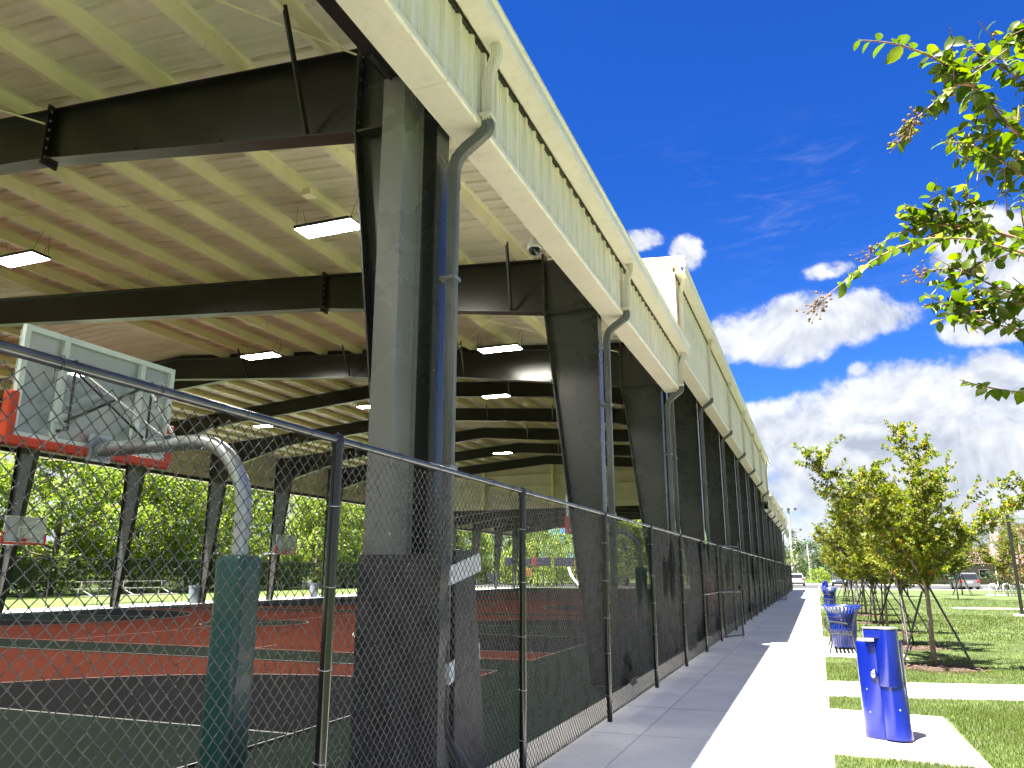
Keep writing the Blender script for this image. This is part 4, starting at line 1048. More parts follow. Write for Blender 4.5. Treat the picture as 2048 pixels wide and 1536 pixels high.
for k, pts in BR.items():
    pts = [Vector(p) for p in pts]
    if (pts[-1] - Vector((.85, 2.3, 2.5))).length < .75 and pts[-1].x > .7:
        h = Vector(hubs[0] if pts[-1].z > 2.2 else hubs[1]); pts = pts + [pts[-1].lerp(h, .6) + Vector((0, 0, -.03)), h, Vector((1.44, 2.5, 1.95))]
    sp = smoothpath([tuple(p) for p in pts], .04, 3)
    n = len(sp); tw.tube(sp, [min(.012, .0016 + .0040 * i / n + (.006 if i > n - 6 and len(pts) > 6 else 0)) for i in range(n)], 6)
    tips.append((k, np.array(sp[0]), np.array(sp[1])))
    # paired leaves along the shoot
    acc = 0; step = .023
    for i in range(n - 1):
        a, b = np.array(sp[i]), np.array(sp[i + 1]); seg = b - a; L = np.linalg.norm(seg)
        if L < 1e-6: continue
        t = seg / L
        while acc < L:
            pp = a + t * acc; acc += step * rg.uniform(.75, 1.2)
            dist = np.linalg.norm(pp - np.array(sp[0]))
            if k in ('B4', 'B1b', 'B2') and dist < .05: continue
            for s in (-1, 1):
                if rg.uniform() < .12: continue
                side = np.cross(t, np.array([0, 0, 1.0])); side /= np.linalg.norm(side) + 1e-9
                dd = side * s * rg.uniform(.5, 1.0) - t * rg.uniform(.15, .6) + np.array([0, 0, rg.uniform(-.9, .25)])
                nn = np.array([0, 0, 1.0]) + side * s * .4 + rg.normal(0, .35, 3)
                P.append(pp); T_.append(dd); N_.append(nn); Sz.append(rg.uniform(.036, .056) * (.65 if dist < .06 else 1))
        acc -= L
    # short side twigs with more leaves
    for q in range(int(n * .95)):
        i = rg.integers(1, n - 1); p0 = np.array(sp[i])
        if p0[0] > .95: continue
        dirv = rg.normal(0, 1, 3); dirv /= np.linalg.norm(dirv); L = rg.uniform(.05, .14)
        if k in ('B4', 'B1', 'B9') and i < n * .45: continue
        p1 = p0 + dirv * L; tw.tube([tuple(p0), tuple(p1)], .0014, 4)
        for w in range(int(L / .017)):
            pp = p0 + (p1 - p0) * (w + 1) / (L / .017 + 1); d2 = rg.normal(0, 1, 3) + np.array([0, 0, -.3])
            P.append(pp); T_.append(d2); N_.append(np.array([0, 0, 1.0]) + rg.normal(0, .5, 3)); Sz.append(rg.uniform(.03, .048))
tw.build('branches', 'twig', nt, True)
tag(link('leaves', leaves('leaves', P, T_, N_, Sz, 'oval', 'leaf_near'), nt), kind='stuff')
bm = MB(); rgb = random.Random(4)
for (k, p, q) in tips:
    if k not in ('B4', 'B1b', 'B2', 'B4b', 'B7b'): continue
    d = Vector(p - q).normalized() + Vector((0, 0, -.4)); d.normalize()
    for i in range(34 if k in ('B4', 'B1b') else 20):
        e = Vector(p) + d * rgb.uniform(0, .075) + Vector((rgb.gauss(0, .013), rgb.gauss(0, .013), rgb.gauss(0, .013)))
        bm.tube([tuple(Vector(p) + d * rgb.uniform(0, .03)), tuple(e)], .0006, 3)
        r_ = rgb.uniform(.0032, .0048)
        bm.lathe([(0, e.z - r_), (r_ * .8, e.z - r_ * .6), (r_, e.z), (r_ * .75, e.z + r_ * .7), (0, e.z + r_ * 1.1)], 7, e.x, e.y)
tag(bm.build('seed_clusters', 'berry', nt, True), kind='stuff')

# ---- broadleaf trees: trunk, limbs and a crown of leaf clumps
def broadleaf(seed, H, rad, trunk_h, nleaf, lsize, lm, low=.15):
    rg = np.random.default_rng(seed); wd = MB()
    wd.tube([(0, 0, -.1), (.1, .05, trunk_h * .6), (.05, .1, trunk_h), (.1, .0, H * .75)], [H * .025, H * .021, H * .017, H * .006], 8)
    P = []; N_ = []
    ncl = 34
    for i in range(ncl):
        a = rg.uniform(0, 2 * math.pi); zf = rg.uniform(low, 1.0); rr = rad * math.sqrt(max(.04, 1 - ((zf - .45) / .62) ** 2)) * rg.uniform(.45, 1.0)
        c = np.array([math.cos(a) * rr, math.sin(a) * rr, H * zf * .93]); cr = rad * rg.uniform(.22, .42)
        if i % 3 == 0: wd.tube([(.05, .05, min(c[2] * .8, H * .7)), tuple(c * np.array([.55, .55, 1]) + np.array([0, 0, -.3])), tuple(c)], [H * .009, H * .006, H * .003], 5)
        n = int(nleaf / ncl * rg.uniform(.7, 1.4))
        d = rg.normal(0, 1, (n, 3)); d /= np.linalg.norm(d, axis=1, keepdims=True)
        r_ = cr * rg.uniform(.55, 1.05, (n, 1)) * (1 + .25 * np.sin(d[:, :1] * 5 + i) * np.sin(d[:, 1:2] * 6))
        p = c + d * r_ * np.array([1, 1, .8]); P.append(p); N_.append(d * .8 + np.array([0, 0, .5]) + rg.normal(0, .5, (n, 3)))
    P = np.concatenate(P); N_ = np.concatenate(N_); n = len(P)
    T_ = np.cross(N_, rg.normal(0, 1, (n, 3)))
    return wd.mesh('trunk', 'bark_dark', True), leaves('crown', P, T_, N_, lsize * rg.uniform(.6, 1.3, n), 'diamond', lm)
def plant_tree(name, meshes, loc, s, rot, label, cat='tree', group=None, sz=None):
    t = thing(name, label, cat, loc, group, rot=rot); t.scale = (s, s, sz or s)
    link('trunk', meshes[0], t); tag(link('crown', meshes[1], t), kind='stuff'); return t
BLV = [broadleaf(s, 12, 4.6, 3.0, 9000, .34, 'leaf_broad', .08) for s in (1, 2, 3, 4)]
names_l = ['leftmost', 'second from left', 'third from left', 'fourth from left', 'fifth from left', 'sixth from left', 'seventh from left', 'eighth from left', 'ninth from left', 'tenth from left', 'eleventh from left', 'twelfth from left', 'thirteenth from left', 'fourteenth from left']
rt_ = random.Random(31)
for i in range(14):
    y = 33 + i * 6.2
    plant_tree('broadleaf_tree', BLV[i % 4], (-56 + rt_.uniform(-2, 2), y + rt_.uniform(-1.5, 1.5), -.1), rt_.uniform(.92, 1.15), rt_.uniform(0, 6), f'{names_l[i]} of the tall leafy trees behind the far fence', group='leafy trees beyond the far side of the courts')
BL2 = broadleaf(9, 9, 4.5, 2.2, 6000, .34, 'leaf_broad', .06)
for i in range(9):
    plant_tree('understorey_tree', BL2, (-62 + rt_.uniform(-2, 2), 36 + i * 11, -.1), rt_.uniform(1.4, 1.7), rt_.uniform(0, 6), f'{names_l[i]} of the trees filling the gaps in the back row', group='back row of trees beyond the courts')
for i in range(9):
    plant_tree('understorey_tree', BL2, (-80 + i * 7.4 + rt_.uniform(-1.5, 1.5), 124 + rt_.uniform(-4, 6), -.1), rt_.uniform(1.3, 1.6), rt_.uniform(0, 6), f'{names_l[i]} of the dense back trees past the end of the courts', group='dense trees past the end of the courts')
# trees seen through the far pavilions
for i, (x, y, s) in enumerate([(-72, 112, 1.0), (-64, 108, 1.0), (-57, 114, 1.0), (-50, 107, .95), (-43.5, 112, .95), (-37, 106, .9), (-31, 112, .95), (-24.5, 107, .85), (-18, 112, .9), (-12, 118, .8)]):
    plant_tree('broadleaf_tree', BLV[(i + 1) % 4], (x, y, -.1), s, i * 1.1, f'{names_l[i]} of the smaller trees seen past the end of the courts', group='trees beyond the end of the courts')
OAK = [broadleaf(s, 10, 5.0, 2.0, 7000, .36, 'leaf_oak', .12) for s in (21, 22)]
FARB = [broadleaf(s, 9, 5.0, 1.6, 4200, .5, 'leaf_far', .05) for s in (41, 42)]
for i, (x, y, s, la) in enumerate([(-6.5, 150, 1.0, 'dark round oak right at the end of the pavilions'), (-12, 165, 1.1, 'dark oak partly hidden behind the far pavilion'), (-1, 200, .95, 'hazy green tree right of the dark oak across the road')]):
    plant_tree('oak_tree', OAK[i % 2], (x, y, -.1), s, i * 2.0, la)
ft = random.Random(8)
for i in range(22):
    x = -30 + i * 9; plant_tree('far_tree', FARB[i % 2], (x + ft.uniform(-3, 3), 255 + ft.uniform(-15, 25), -.3), ft.uniform(.9, 1.35), ft.uniform(0, 6), 'distant grey green tree of the wood on the horizon', group='distant trees on the horizon')
# ---- palms
def palm(seed, H, nfr, L, mname='leaf_palm'):
    rg = np.random.default_rng(seed); wd = MB()
    wd.tube([(0, 0, -.1), (.08, 0, H * .5), (.0, .05, H)], [.17, .13, .14], 8)
    fr = MB()
    for i in range(nfr):
        a = 2 * math.pi * i / nfr + rg.uniform(-.2, .2); el_ = rg.uniform(-.35, 1.25); d = np.array([math.cos(a) * math.cos(el_), math.sin(a) * math.cos(el_), math.sin(el_)])
        p = np.array([0, .05, H]); pts = [p]
        for k in range(7): d = d + np.array([0, 0, -.16]); d /= np.linalg.norm(d); p = p + d * L / 7; pts.append(p)
        for k in range(1, 7):
            t = pts[k + 1] - pts[k] if k < 7 else d; t = t / np.linalg.norm(t); s_ = np.cross(t, [0, 0, 1.0]); s_ /= np.linalg.norm(s_) + 1e-9
            ll = L * .30 * math.sin(math.pi * (k + .6) / 8)
            for q in range(3):
                b0 = pts[k] + (pts[k + 1] - pts[k]) * q / 3
                for s in (-1, 1):
                    tip = b0 + (s_ * s * .8 + t * .6 + np.array([0, 0, -.35])) * ll
                    fr.add([tuple(b0), tuple(b0 + t * .07), tuple(tip)], [(0, 1, 2)])
    return wd.mesh('trunk', 'bark', True), fr.mesh('crown', mname)
PALM = [palm(1, 4.2, 20, 2.0), palm(2, 6.5, 22, 2.4)]
for i, (x, y, k, s, la) in enumerate([(3.6, 150, 0, 1.1, 'golden headed palm across the road beyond the walk'), (-3.4, 140, 0, .95, 'pale green palm beside the white car across the road'), (18.5, 96, 1, 1.05, 'tall palm rising behind the lamp post'), (20.5, 99, 1, 1.0, 'tall palm at the right edge behind the lamp post'), (22, 92, 1, .9, 'palm further right behind the bike racks')]):
    plant_tree('palm_tree', PALM[k], (x, y, 0), s, i * 1.7, la)
ORG = broadleaf(61, 6, 2.6, 1.6, 4200, .20, 'leaf_orange', .22)
plant_tree('amber_tree', ORG, (16.2, 78, 0), .95, .5, 'amber leaved tree at the right edge behind the lamp post')
DK = broadleaf(62, 7, 3.2, 1.4, 4200, .26, 'leaf_oak', .2)
for i, (x, y, s, la) in enumerate([(15, 100, .9, 'dark leafy tree behind the silver van'), (9.5, 112, .9, 'dark leafy tree in front of the pale house'), (24, 104, 1.0, 'dark leafy tree at the right edge behind the palms')]):
    plant_tree('shade_tree', DK, (x, y, 0), s, i * 2.2, la)
HEDGE = broadleaf(63, 1.6, 1.5, .3, 1500, .16, 'leaf_oak', .0)
for i, (x, y, la) in enumerate([(17.2, 86, 'dark clipped shrub right of the silver van'), (19.6, 86.5, 'dark clipped shrub behind the bike racks')]):
    plant_tree('shrub', HEDGE, (x, y, 0), 1.2, i, la, 'shrub')
LSH = broadleaf(64, 1.8, 1.6, .3, 1500, .2, 'leaf_broad', .0)
for i, (x, y, la) in enumerate([(.2, 139.5, 'green bush by the roadside across the road'), (-34, 100, 'bright bush seen under the far pavilion roof'), (-26, 101, 'second bright bush seen under the far pavilion roof')]):
    plant_tree('shrub', LSH, (x, y, 0), 1.3, i, la, 'shrub')
# ================================================================== STREET FURNITURE ON THE RIGHT
def make_fountain():
    t = bpy.data.objects.new('drinking_fountain', None); COL.objects.link(t)
    n = 40
    # low barrel: oval tube with a rolled rim and slightly dished top
    MB().lathe([(.292, 0), (.30, .012), (.302, .10), (.306, .93), (.309, .965), (.303, .985), (.285, .99), (.275, .965), (.0, .950)], n, 0, .05, 1.0, .74).build('barrel', 'blue_paint', t, True)
    MB().lathe([(.0, .953), (.20, .956), (.215, .975), (.225, .994), (.235, .994), (.24, .985)], 30, -.05, .05, 1.0, .7).build('basin', 'steel', t, True)
    # tall column in front, its lower part set back as a concave panel
    MB().lathe([(.158, .545), (.160, .55), (.160, 1.03), (.160, 1.128), (.156, 1.132), (.0, 1.133)], 36, .09, -.13).build('tall_column', 'blue_paint', t, True)
    pts = []
    m = MB(); k = 22; vs = []
    for j in range(13):
        z = .02 + (.545 - .02) * j / 12; r_ = .150 + .02 * (1 - j / 12) ** 2
        for i in range(k + 1):
            a = math.pi + .15 + (math.pi - .3) * i / k
            vs.append((.10 + .02 * (1 - j / 12) + (r_ + .012) * math.cos(a), -.12 + (r_ * 1.0) * math.sin(a), z))
    m.add(vs, [(j * (k + 1) + i, j * (k + 1) + i + 1, (j + 1) * (k + 1) + i + 1, (j + 1) * (k + 1) + i) for j in range(12) for i in range(k)])
    m.build('lower_panel', 'blue_paint', t, True)
    # hood reaching out over the low basin, with its silver cap
    hood = [(-.20, -.225), (.10, -.288), (.10, .028), (-.20, -.035)]
    m = MB().prism(hood, 'z', 1.035, 1.131); m.build('spout_hood', 'blue_paint', t, bevel=.012)
    m = MB().lathe([(.163, 1.133), (.166, 1.136), (.166, 1.147), (.15, 1.149), (.13, 1.142), (0, 1.137)], 36, .09, -.13); m.prism([(-.207, -.23), (.10, -.294), (.10, .034), (-.207, -.03)], 'z', 1.134, 1.146); m.build('steel_cap', 'steel', t, True)
    b = MB().lathe([(.034, .05), (.034, .06), (.026, .068), (0, .069)], 18).build('push_button', 'steel', t, True); b.location = (-.10, -.13, .66); b.rotation_euler = (R(90), 0, R(-28))
    m = MB().lathe([(.05, 0), (.05, .05), (.044, .056), (0, .057)], 22); o = m.build('button_boss', 'blue_paint', t, True); o.location = (-.10, -.13, .66); o.rotation_euler = (R(90), 0, R(-28))
    for (x, y, z, a) in ((-.22, -.105, .50, -44), (-.205, -.112, .27, -42), (.16, -.26, .32, 15), (.19, -.258, .07, 20)):
        o = MB().lathe([(.009, 0), (.009, .006), (.006, .009), (0, .0095)], 10).build('bolt', 'steel', t, True); o.location = (x, y, z); o.rotation_euler = (R(90), 0, R(a))
    return t
f0 = make_fountain(); f0.location = (.56, 9.62, .004); f0.scale = (.76, .78, .985); tag(f0, 'bright blue double drinking fountain standing on the near concrete pad', 'drinking fountain', 'blue drinking fountains')
f1 = copy_tree(f0); f1.location = (.52, 67.5, .004); tag(f1, 'far blue drinking fountain behind the second blue bin', 'drinking fountain')

def make_bin():
    t = bpy.data.objects.new('litter_bin', None); COL.objects.link(t)
    m = MB(); n = 30
    for i in range(n):
        a = 2 * math.pi * i / n; ca, sa = math.cos(a), math.sin(a); w_ = .021
        pr_ = [(.255, .06), (.285, .40), (.305, .70), (.345, .84), (.405, .93), (.43, .945)]
        for (p, q) in zip(pr_[:-1], pr_[1:]):
            vs = []
            for (r_, z) in (p, q):
                for (dr, dw) in ((0, -w_), (0, w_), (-.007, w_), (-.007, -w_)): vs.append(((r_ + dr) * ca - dw * sa, (r_ + dr) * sa + dw * ca, z))
            m.add(vs, [(0, 1, 5, 4), (1, 2, 6, 5), (2, 3, 7, 6), (3, 0, 4, 7)])
    tag(m.build('slats', 'blue_bin', t), kind='stuff')
    for (r_, z, h) in ((.262, .05, .07), (.29, .42, .05), (.318, .72, .06)): MB().lathe([(r_ - .012, z), (r_ + .006, z), (r_ + .012, z + h), (r_ - .006, z + h), (r_ - .012, z)], 36, cap=False).build('ring', 'blue_bin', t, True)
    MB().tube([(.43 * math.cos(a), .43 * math.sin(a), .95) for a in [2 * math.pi * i / 40 for i in range(41)]], .014, 6).build('rim', 'blue_bin', t, True)
    MB().lathe([(.22, .07), (.25, .40), (.262, .78), (.255, .78), (.21, .09)], 28).build('liner', 'black_metal', t, True)
    MB().lathe([(.16, 0), (.16, .03), (.10, .04), (.10, .07)], 20).build('foot', 'black_metal', t, True)
    return t
b0 = make_bin(); b0.location = (.46, 20.2, .004); tag(b0, 'blue slatted litter bin with flared rim behind the black bench end', 'litter bin', 'blue litter bins along the walk')
b1 = copy_tree(b0); b1.location = (.50, 44.0, .004); tag(b1, 'blue slatted litter bin further along the walk on its own pad', 'litter bin')

def make_bench():
    """black metal bench, length along +y, facing -x"""
    t = bpy.data.objects.new('bench', None); COL.objects.link(t)
    for y in (0, 1.75):
        m = MB()
        m.tube(smoothpath([(-.05, y, 0), (.02, y, .22), (.0, y, .43), (-.10, y, .56), (-.08, y, .66), (.10, y, .66), (.36, y, .62)], .08), .018, 8)
        m.tube(smoothpath([(.52, y, 0), (.46, y, .25), (.44, y, .45), (.52, y, .75), (.60, y, .90), (.56, y, .93)], .1), .018, 8)
        m.tube([(.0, y, .42), (.45, y, .40)], .016, 8)
        m.build('end_frame', 'black_metal', t, True)
    for k in range(6):
        x = .0 + .082 * k; MB().box(x, x + .055, .0, 1.75, .43 - .006 * k, .445 - .006 * k).build('seat_slat', 'black_metal', t)
    for k in range(5):
        z = .52 + .078 * k; x = .462 + .022 * k; MB().box(x, x + .012, .0, 1.75, z, z + .052).build('back_slat', 'black_metal', t)
    return t
be = make_bench(); be.location = (.16, 18.9, .004); tag(be, 'black metal bench seen end on in front of the blue bin', 'bench')
be2 = copy_tree(be); be2.location = (.2, 42.9, .004); be2.scale = (1, .5, 1); tag(be2, 'black metal seat beside the far blue bin', 'bench')

# lamp post
t = thing('lamp_post', 'dark square lamp post with a level arm at the right edge', 'lamp post', (7.66, 37.95, 0), world=True)
MB().lathe([(.32, -.05), (.32, .06), (.30, .07), (0, .07)], 28, 7.66, 37.95).build('footing', 'concrete_pad', t, True)
MB().prism([(7.60, 37.89), (7.72, 37.89), (7.72, 38.01), (7.60, 38.01)], 'z', .065, 4.42).build('pole', 'bronze_dark', t, bevel=.01)
MB().box(7.57, 7.75, 37.86, 38.04, .07, .10).build('base_plate', 'bronze_dark', t)
MB().box(7.72, 9.1, 37.91, 37.99, 4.26, 4.36).build('arm', 'bronze_dark', t, bevel=.01)
MB().box(8.7, 9.4, 37.78, 38.12, 4.36, 4.46).build('lamp_head', 'bronze_dark', t, bevel=.02)

# irrigation covers set in the walk and pads
def cover(x, y, r_, label): tag(MB().lathe([(r_, .0005), (r_, .005), (r_ * .9, .0065), (0, .0065)], 22, x, y).build('drain_cover', 'pole_grey'), label, 'cover')
cover(-.42, 11.75, .08, 'small round cover in the sunlit walk, nearer one'); cover(-.35, 16.6, .08, 'small round cover in the sunlit walk, farther one')

# ================================================================== CARS
def car(name, label, loc, rot, paint, L=4.7, W=1.85, H=1.68, van=False):
    t = thing(name, label, 'car', loc, rot=rot)
    # side profile (x forward, z), lofted with tumblehome
    low = [(-L / 2, .42), (-L / 2 - .02, .62), (-L / 2 + .02, .98), (-L / 2 + .10, 1.02), (L * .18, 1.0), (L * .44, .92), (L / 2 - .02, .74), (L / 2, .45), (L / 2 - .12, .25), (-L / 2 + .12, .25)]
    m = MB(); N = len(low); secs = [(-W / 2 + .03, .96), (-W / 2, .99), (-W / 2 + .0, 1.0), (W / 2, 1.0), (W / 2, .99), (W / 2 - .03, .96)]
    vs = []
    for (yy, f) in ((-W / 2 + .05, .985), (-W / 2, 1.0), (W / 2, 1.0), (W / 2 - .05, .985)):
        for (x, z) in low: vs.append((x * f, yy if abs(yy) < W / 2 else yy, z))
    vs = []
    ylist = [-W / 2 + .06, -W / 2, W / 2, W / 2 - .06]
    fl = [.98, 1.0, 1.0, .98]
    order = [0, 1, 2, 3]
    for q in order:
        for (x, z) in low: vs.append((x * fl[q], (-W / 2 if q == 1 else W / 2 if q == 2 else (-W / 2 + .0 if q == 0 else W / 2)) if q in (1, 2) else (-(W / 2 - .05) if q == 0 else (W / 2 - .05)), z if q in (1, 2) else .62 + (z - .62) * 1.04))
    # rings run 0 (inner left) ,1 left ,2 right ,3 inner right
    fs = [tuple(range(N - 1, -1, -1)), tuple(range(3 * N, 4 * N))] + [(q * N + i, q * N + (i + 1) % N, (q + 1) * N + (i + 1) % N, (q + 1) * N + i) for q in range(3) for i in range(N)]
    m.add(vs, fs); m.build('body', paint, t, bevel=.04)
    zr_ = H; rx0, rx1 = (-L / 2 + .22, L * .12) if not van else (-L / 2 + .20, L * .14); fx = L * .30
    cab = [(-L / 2 + .06, 1.0), (fx, 1.0), (rx1, zr_ - .04), (rx1 - .4, zr_), (rx0 + .2, zr_), (rx0, zr_ - .08)]
    vs = []; wt = W / 2 - .07; wr = W / 2 - .24
    for s in (-1, 1):
        for (x, z) in cab: vs.append((x, s * (wt if z < 1.1 else wr), z))
    n = len(cab)
    m = MB().add(vs, [tuple(range(n - 1, -1, -1)), tuple(range(n, 2 * n))] + [(i, (i + 1) % n, n + (i + 1) % n, n + i) for i in range(n)]); m.build('cabin', paint, t, bevel=.05)
    # windows as panes set just proud of the cabin
    def pane(pts, nm): MB().add(pts, [tuple(range(len(pts)))]).build(nm, 'car_glass', t)
    e = .012
    lerp = lambda a, b, f: a + (b - a) * f
    zb, zt_ = 1.06, zr_ - .15
    xb = lambda z: lerp(-L / 2 + .06, rx0, (z - 1.0) / (zr_ - .08 - 1.0)); yb = lambda z: lerp(wt, wr, (z - 1.0) / (zr_ - 1.0))
    pane([(xb(zb) - e - .02, -yb(zb) + .08, zb), (xb(zb) - e - .02, yb(zb) - .08, zb), (xb(zt_) - e - .02, yb(zt_) - .06, zt_), (xb(zt_) - e - .02, -yb(zt_) + .06, zt_)], 'rear_window')
    xf = lambda z: lerp(fx, rx1, (z - 1.0) / (zr_ - .04 - 1.0))
    pane([(xf(zb) + e + .02, -yb(zb) + .08, zb), (xf(zb) + e + .02, yb(zb) - .08, zb), (xf(zt_) + e + .02, yb(zt_) - .06, zt_), (xf(zt_) + e + .02, -yb(zt_) + .06, zt_)], 'windscreen')
    for s in (-1, 1):
        xs_ = [xb(zb) + .25, lerp(xb(zb), xf(zb), .36), lerp(xb(zb), xf(zb), .68), xf(zb) - .22]
        for i in range(3):
            a, c = xs_[i] + .04, xs_[i + 1] - .04; k = .12 if i == 0 else 0; k2 = .30 if i == 2 else 0
            pane([(a, s * (yb(zb) + e + .035), zb), (c, s * (yb(zb) + e + .035), zb), (c - k2, s * (yb(zt_) + e + .035), zt_), (a + k, s * (yb(zt_) + e + .035), zt_)], 'side_window')
        MB().box(-L / 2 - .035, -L / 2 + .12, *sorted((s * (W / 2 - .30), s * (W / 2 - .02))), .80, 1.0).build('tail_light', 'tail_red', t, bevel=.01)
        MB().box(L / 2 - .16, L / 2 - .01, *sorted((s * (W / 2 - .42), s * (W / 2 - .06))), .62, .74).build('headlight', 'white_paint', t, bevel=.01)
        MB().box(fx - .25, fx - .05, *sorted((s * (W / 2 - .02), s * (W / 2 + .17))), 1.0, 1.14).build('mirror', paint, t, bevel=.02)
        for x in (-L * .30, L * .31):
            wv = MB().lathe([(.20, -.11), (.33, -.11), (.345, -.07), (.345, .07), (.33, .11), (.20, .11)], 22); o = wv.build('wheel', 'tyre', t, True); o.location = (x, s * (W / 2 - .10), .34); o.rotation_euler = (R(90), 0, 0)
            h = MB().lathe([(.0, -.115), (.19, -.118), (.20, -.10), (.20, .10), (.19, .118), (.0, .115)], 18); h.build('rim', 'steel', o, True)
    MB().box(-L / 2 - .05, -L / 2 + .2, -W / 2 + .06, W / 2 - .06, .30, .48).build('bumper', 'tyre' if paint != 'car_silver' else paint, t, bevel=.03)
    MB().box(-L / 2 - .032, -L / 2 - .0, -.26, .26, .70, .84).build('number_plate', 'white_paint', t)
    return t
car('parked_car', 'white sport utility car seen from behind beyond the fence end', (-2.6, 116, -.015), R(90), 'car_white')
car('parked_car', 'dark sport utility car facing the walk across the lawn', (2.7, 116.5, -.015), R(-90), 'car_dark', 4.6, 1.85, 1.72)
car('parked_van', 'silver minivan seen from behind parked right of the young trees', (14.7, 97.2, -.015), R(93), 'car_silver', 5.0, 1.95, 1.75, True)
car('parked_car', 'black car at the right edge behind the bike racks', (20.8, 97.5, -.015), R(90), 'car_dark', 4.7, 1.85, 1.5)
car('parked_car', 'grey car half hidden behind the young tree trunks', (5.6, 117.5, -.015), R(0), 'car_silver', 4.6, 1.8, 1.5)

# bike racks
struct('rack_slab', MB().box(12.2, 19.5, 71.4, 73.6, -.1, .006), 'concrete_pad')
rk = None
for i, n_ in enumerate(('first', 'second', 'third', 'fourth', 'fifth')):
    m = MB().tube(smoothpath([(-.3, 0, 0), (-.3, 0, .86), (.3, 0, .86), (.3, 0, 0)], .3, 8), .035, 8).mesh('bike_rack', 'white_paint', True) if rk is None else rk
    rk = m; o = link('bike_rack', m, None, (12.9 + i * .95, 72.5, .006)); o.rotation_euler = (0, 0, R(25)); tag(o, f'{n_} white hoop bike rack from the left on the slab by the lamp post', 'bike rack', 'white hoop bike racks')

# blue shade canopies of the playground across the road
def canopy(x, y, w_, d, h, label):
    t = thing('shade_canopy', label, 'shade canopy', (x, y, 0), world=True)
    for sx in (-1, 1):
        for sy in (-1, 1): MB().tube([(x + sx * w_ / 2, y + sy * d / 2, 0), (x + sx * w_ / 2, y + sy * d / 2, h)], .07, 8).build('post', 'white_paint', t, True)
    m = MB(); n = 8; vs = []
    for i in range(n + 1):
        for j in range(n + 1):
            u, v_ = i / n * 2 - 1, j / n * 2 - 1; zz = h + .9 * (1 - max(abs(u), abs(v_))) - .12 * (1 - abs(u)) * (1 if abs(v_) > .9 else 0)
            vs.append((x + u * w_ / 2 * 1.05, y + v_ * d / 2 * 1.05, zz - .0))
    m.add(vs, [(i * (n + 1) + j, (i + 1) * (n + 1) + j, (i + 1) * (n + 1) + j + 1, i * (n + 1) + j + 1) for i in range(n) for j in range(n)])
    o = m.build('canopy', 'canopy_blue', t); sd = o.modifiers.new('s', 'SOLIDIFY'); sd.thickness = .03
    vz = MB()
    for s in (-1, 1): vz.box(x - w_ / 2 * 1.05, x + w_ / 2 * 1.05, y + s * d / 2 * 1.05 - .02, y + s * d / 2 * 1.05 + .02, h - .75, h + .02); vz.box(x + s * w_ / 2 * 1.05 - .02, x + s * w_ / 2 * 1.05 + .02, y - d / 2 * 1.05, y + d / 2 * 1.05, h - .75, h + .02)
    vz.build('valance', 'canopy_blue', t)
canopy(5.0, 175, 3.4, 3, 3.0, 'small blue shade canopy on white posts across the road')
canopy(19.5, 140, 5.2, 4, 3.2, 'larger blue shade canopy behind the young tree trunks')

# house and boundary wall beyond the lawn
t = thing('house', 'pale house with reddish roof behind the trees', 'house', (22, 132, 0), world=True)
MB().box(12, 34, 129, 139, -.1, 3.0).build('wall', 'plaster', t)
MB().prism([(128, 2.95), (134, 5.4), (140, 2.95)], 'x', 11.3, 34.7).build('roof', 'roof_tile', t)
for x in (13.5, 17.5, 21.5, 26.5, 30.5): 
    w_ = MB().box(x, x + 1.3, 128.93, 129.03, 1.0, 2.2).build('window', 'white_paint', t); MB().box(x + .08, x + 1.22, 128.90, 128.96, 1.08, 2.12).build('pane', 'car_glass', w_)
tf = thing('park_fence', 'grey mesh fence across the lawn beyond the road', 'fence', (20, 190, 0), world=True)
for k in range(0, 26): MB().tube([(-20 + k * 4, 190, 0), (-20 + k * 4, 190, 2.1)], .06, 6).build('post', 'pole_grey', tf)
MB().box(-20, 80, 189.97, 190.0, .05, 2.05).build('mesh_panel', 'far_screen', tf)

# flags on tall poles
def flag(x, y, h, w_, hh, label, us):
    t = thing('flag', label, 'flag', (x, y, 0), world=True)
    MB().tube([(x, y, 0), (x, y, h)], .05, 8).build('pole', 'white_paint', t, True)
    def strip(a, b, u0, u1, m_, nm, dy=0):
        m = MB(); n = 10; vs = []
        for i in range(n + 1):
            u = u0 + (u1 - u0) * i / n
            for f in (a, b): vs.append((x + .06 + u * w_ * .8, y + .18 * math.sin(u * 6 + f) + dy, h - .15 - f * hh - u * u * .55 * w_))
        m.add(vs, [(2 * i, 2 * i + 1, 2 * i + 3, 2 * i + 2) for i in range(n)]); o = m.build(nm, m_, t); s_ = o.modifiers.new('s', 'SOLIDIFY'); s_.thickness = .01
    if us:
        for k in range(13): strip(k / 13, (k + 1) / 13, .4 if k < 7 else 0, 1, 'flag_red' if k % 2 == 0 else 'flag_white', 'stripe')
        strip(0, 7 / 13, 0, .4, 'flag_blue', 'canton')
    else:
        strip(0, 1, 0, 1, 'flag_white', 'field'); 
        m = MB()
        for s in (0, 1):
            n = 10; vs = []
            for i in range(n + 1):
                u = i / n; f = u if s == 0 else 1 - u
                for d in (-.09, .09): ff = min(1, max(0, f + d)); vs.append((x + .06 + u * w_ * .8, y + .18 * math.sin(u * 6 + ff) - .03, h - .15 - ff * hh - u * u * .55 * w_))
            m.add(vs, [(2 * i, 2 * i + 1, 2 * i + 3, 2 * i + 2) for i in range(n)])
        m.build('saltire', 'flag_red', t)
flag(16.0, 108, 8.0, 1.7, 1.2, 'red and white striped flag on a pole behind the young tree', True)
flag(19.6, 107, 6.7, 1.5, 1.1, 'white flag with a red cross on a pole behind the young tree', False)

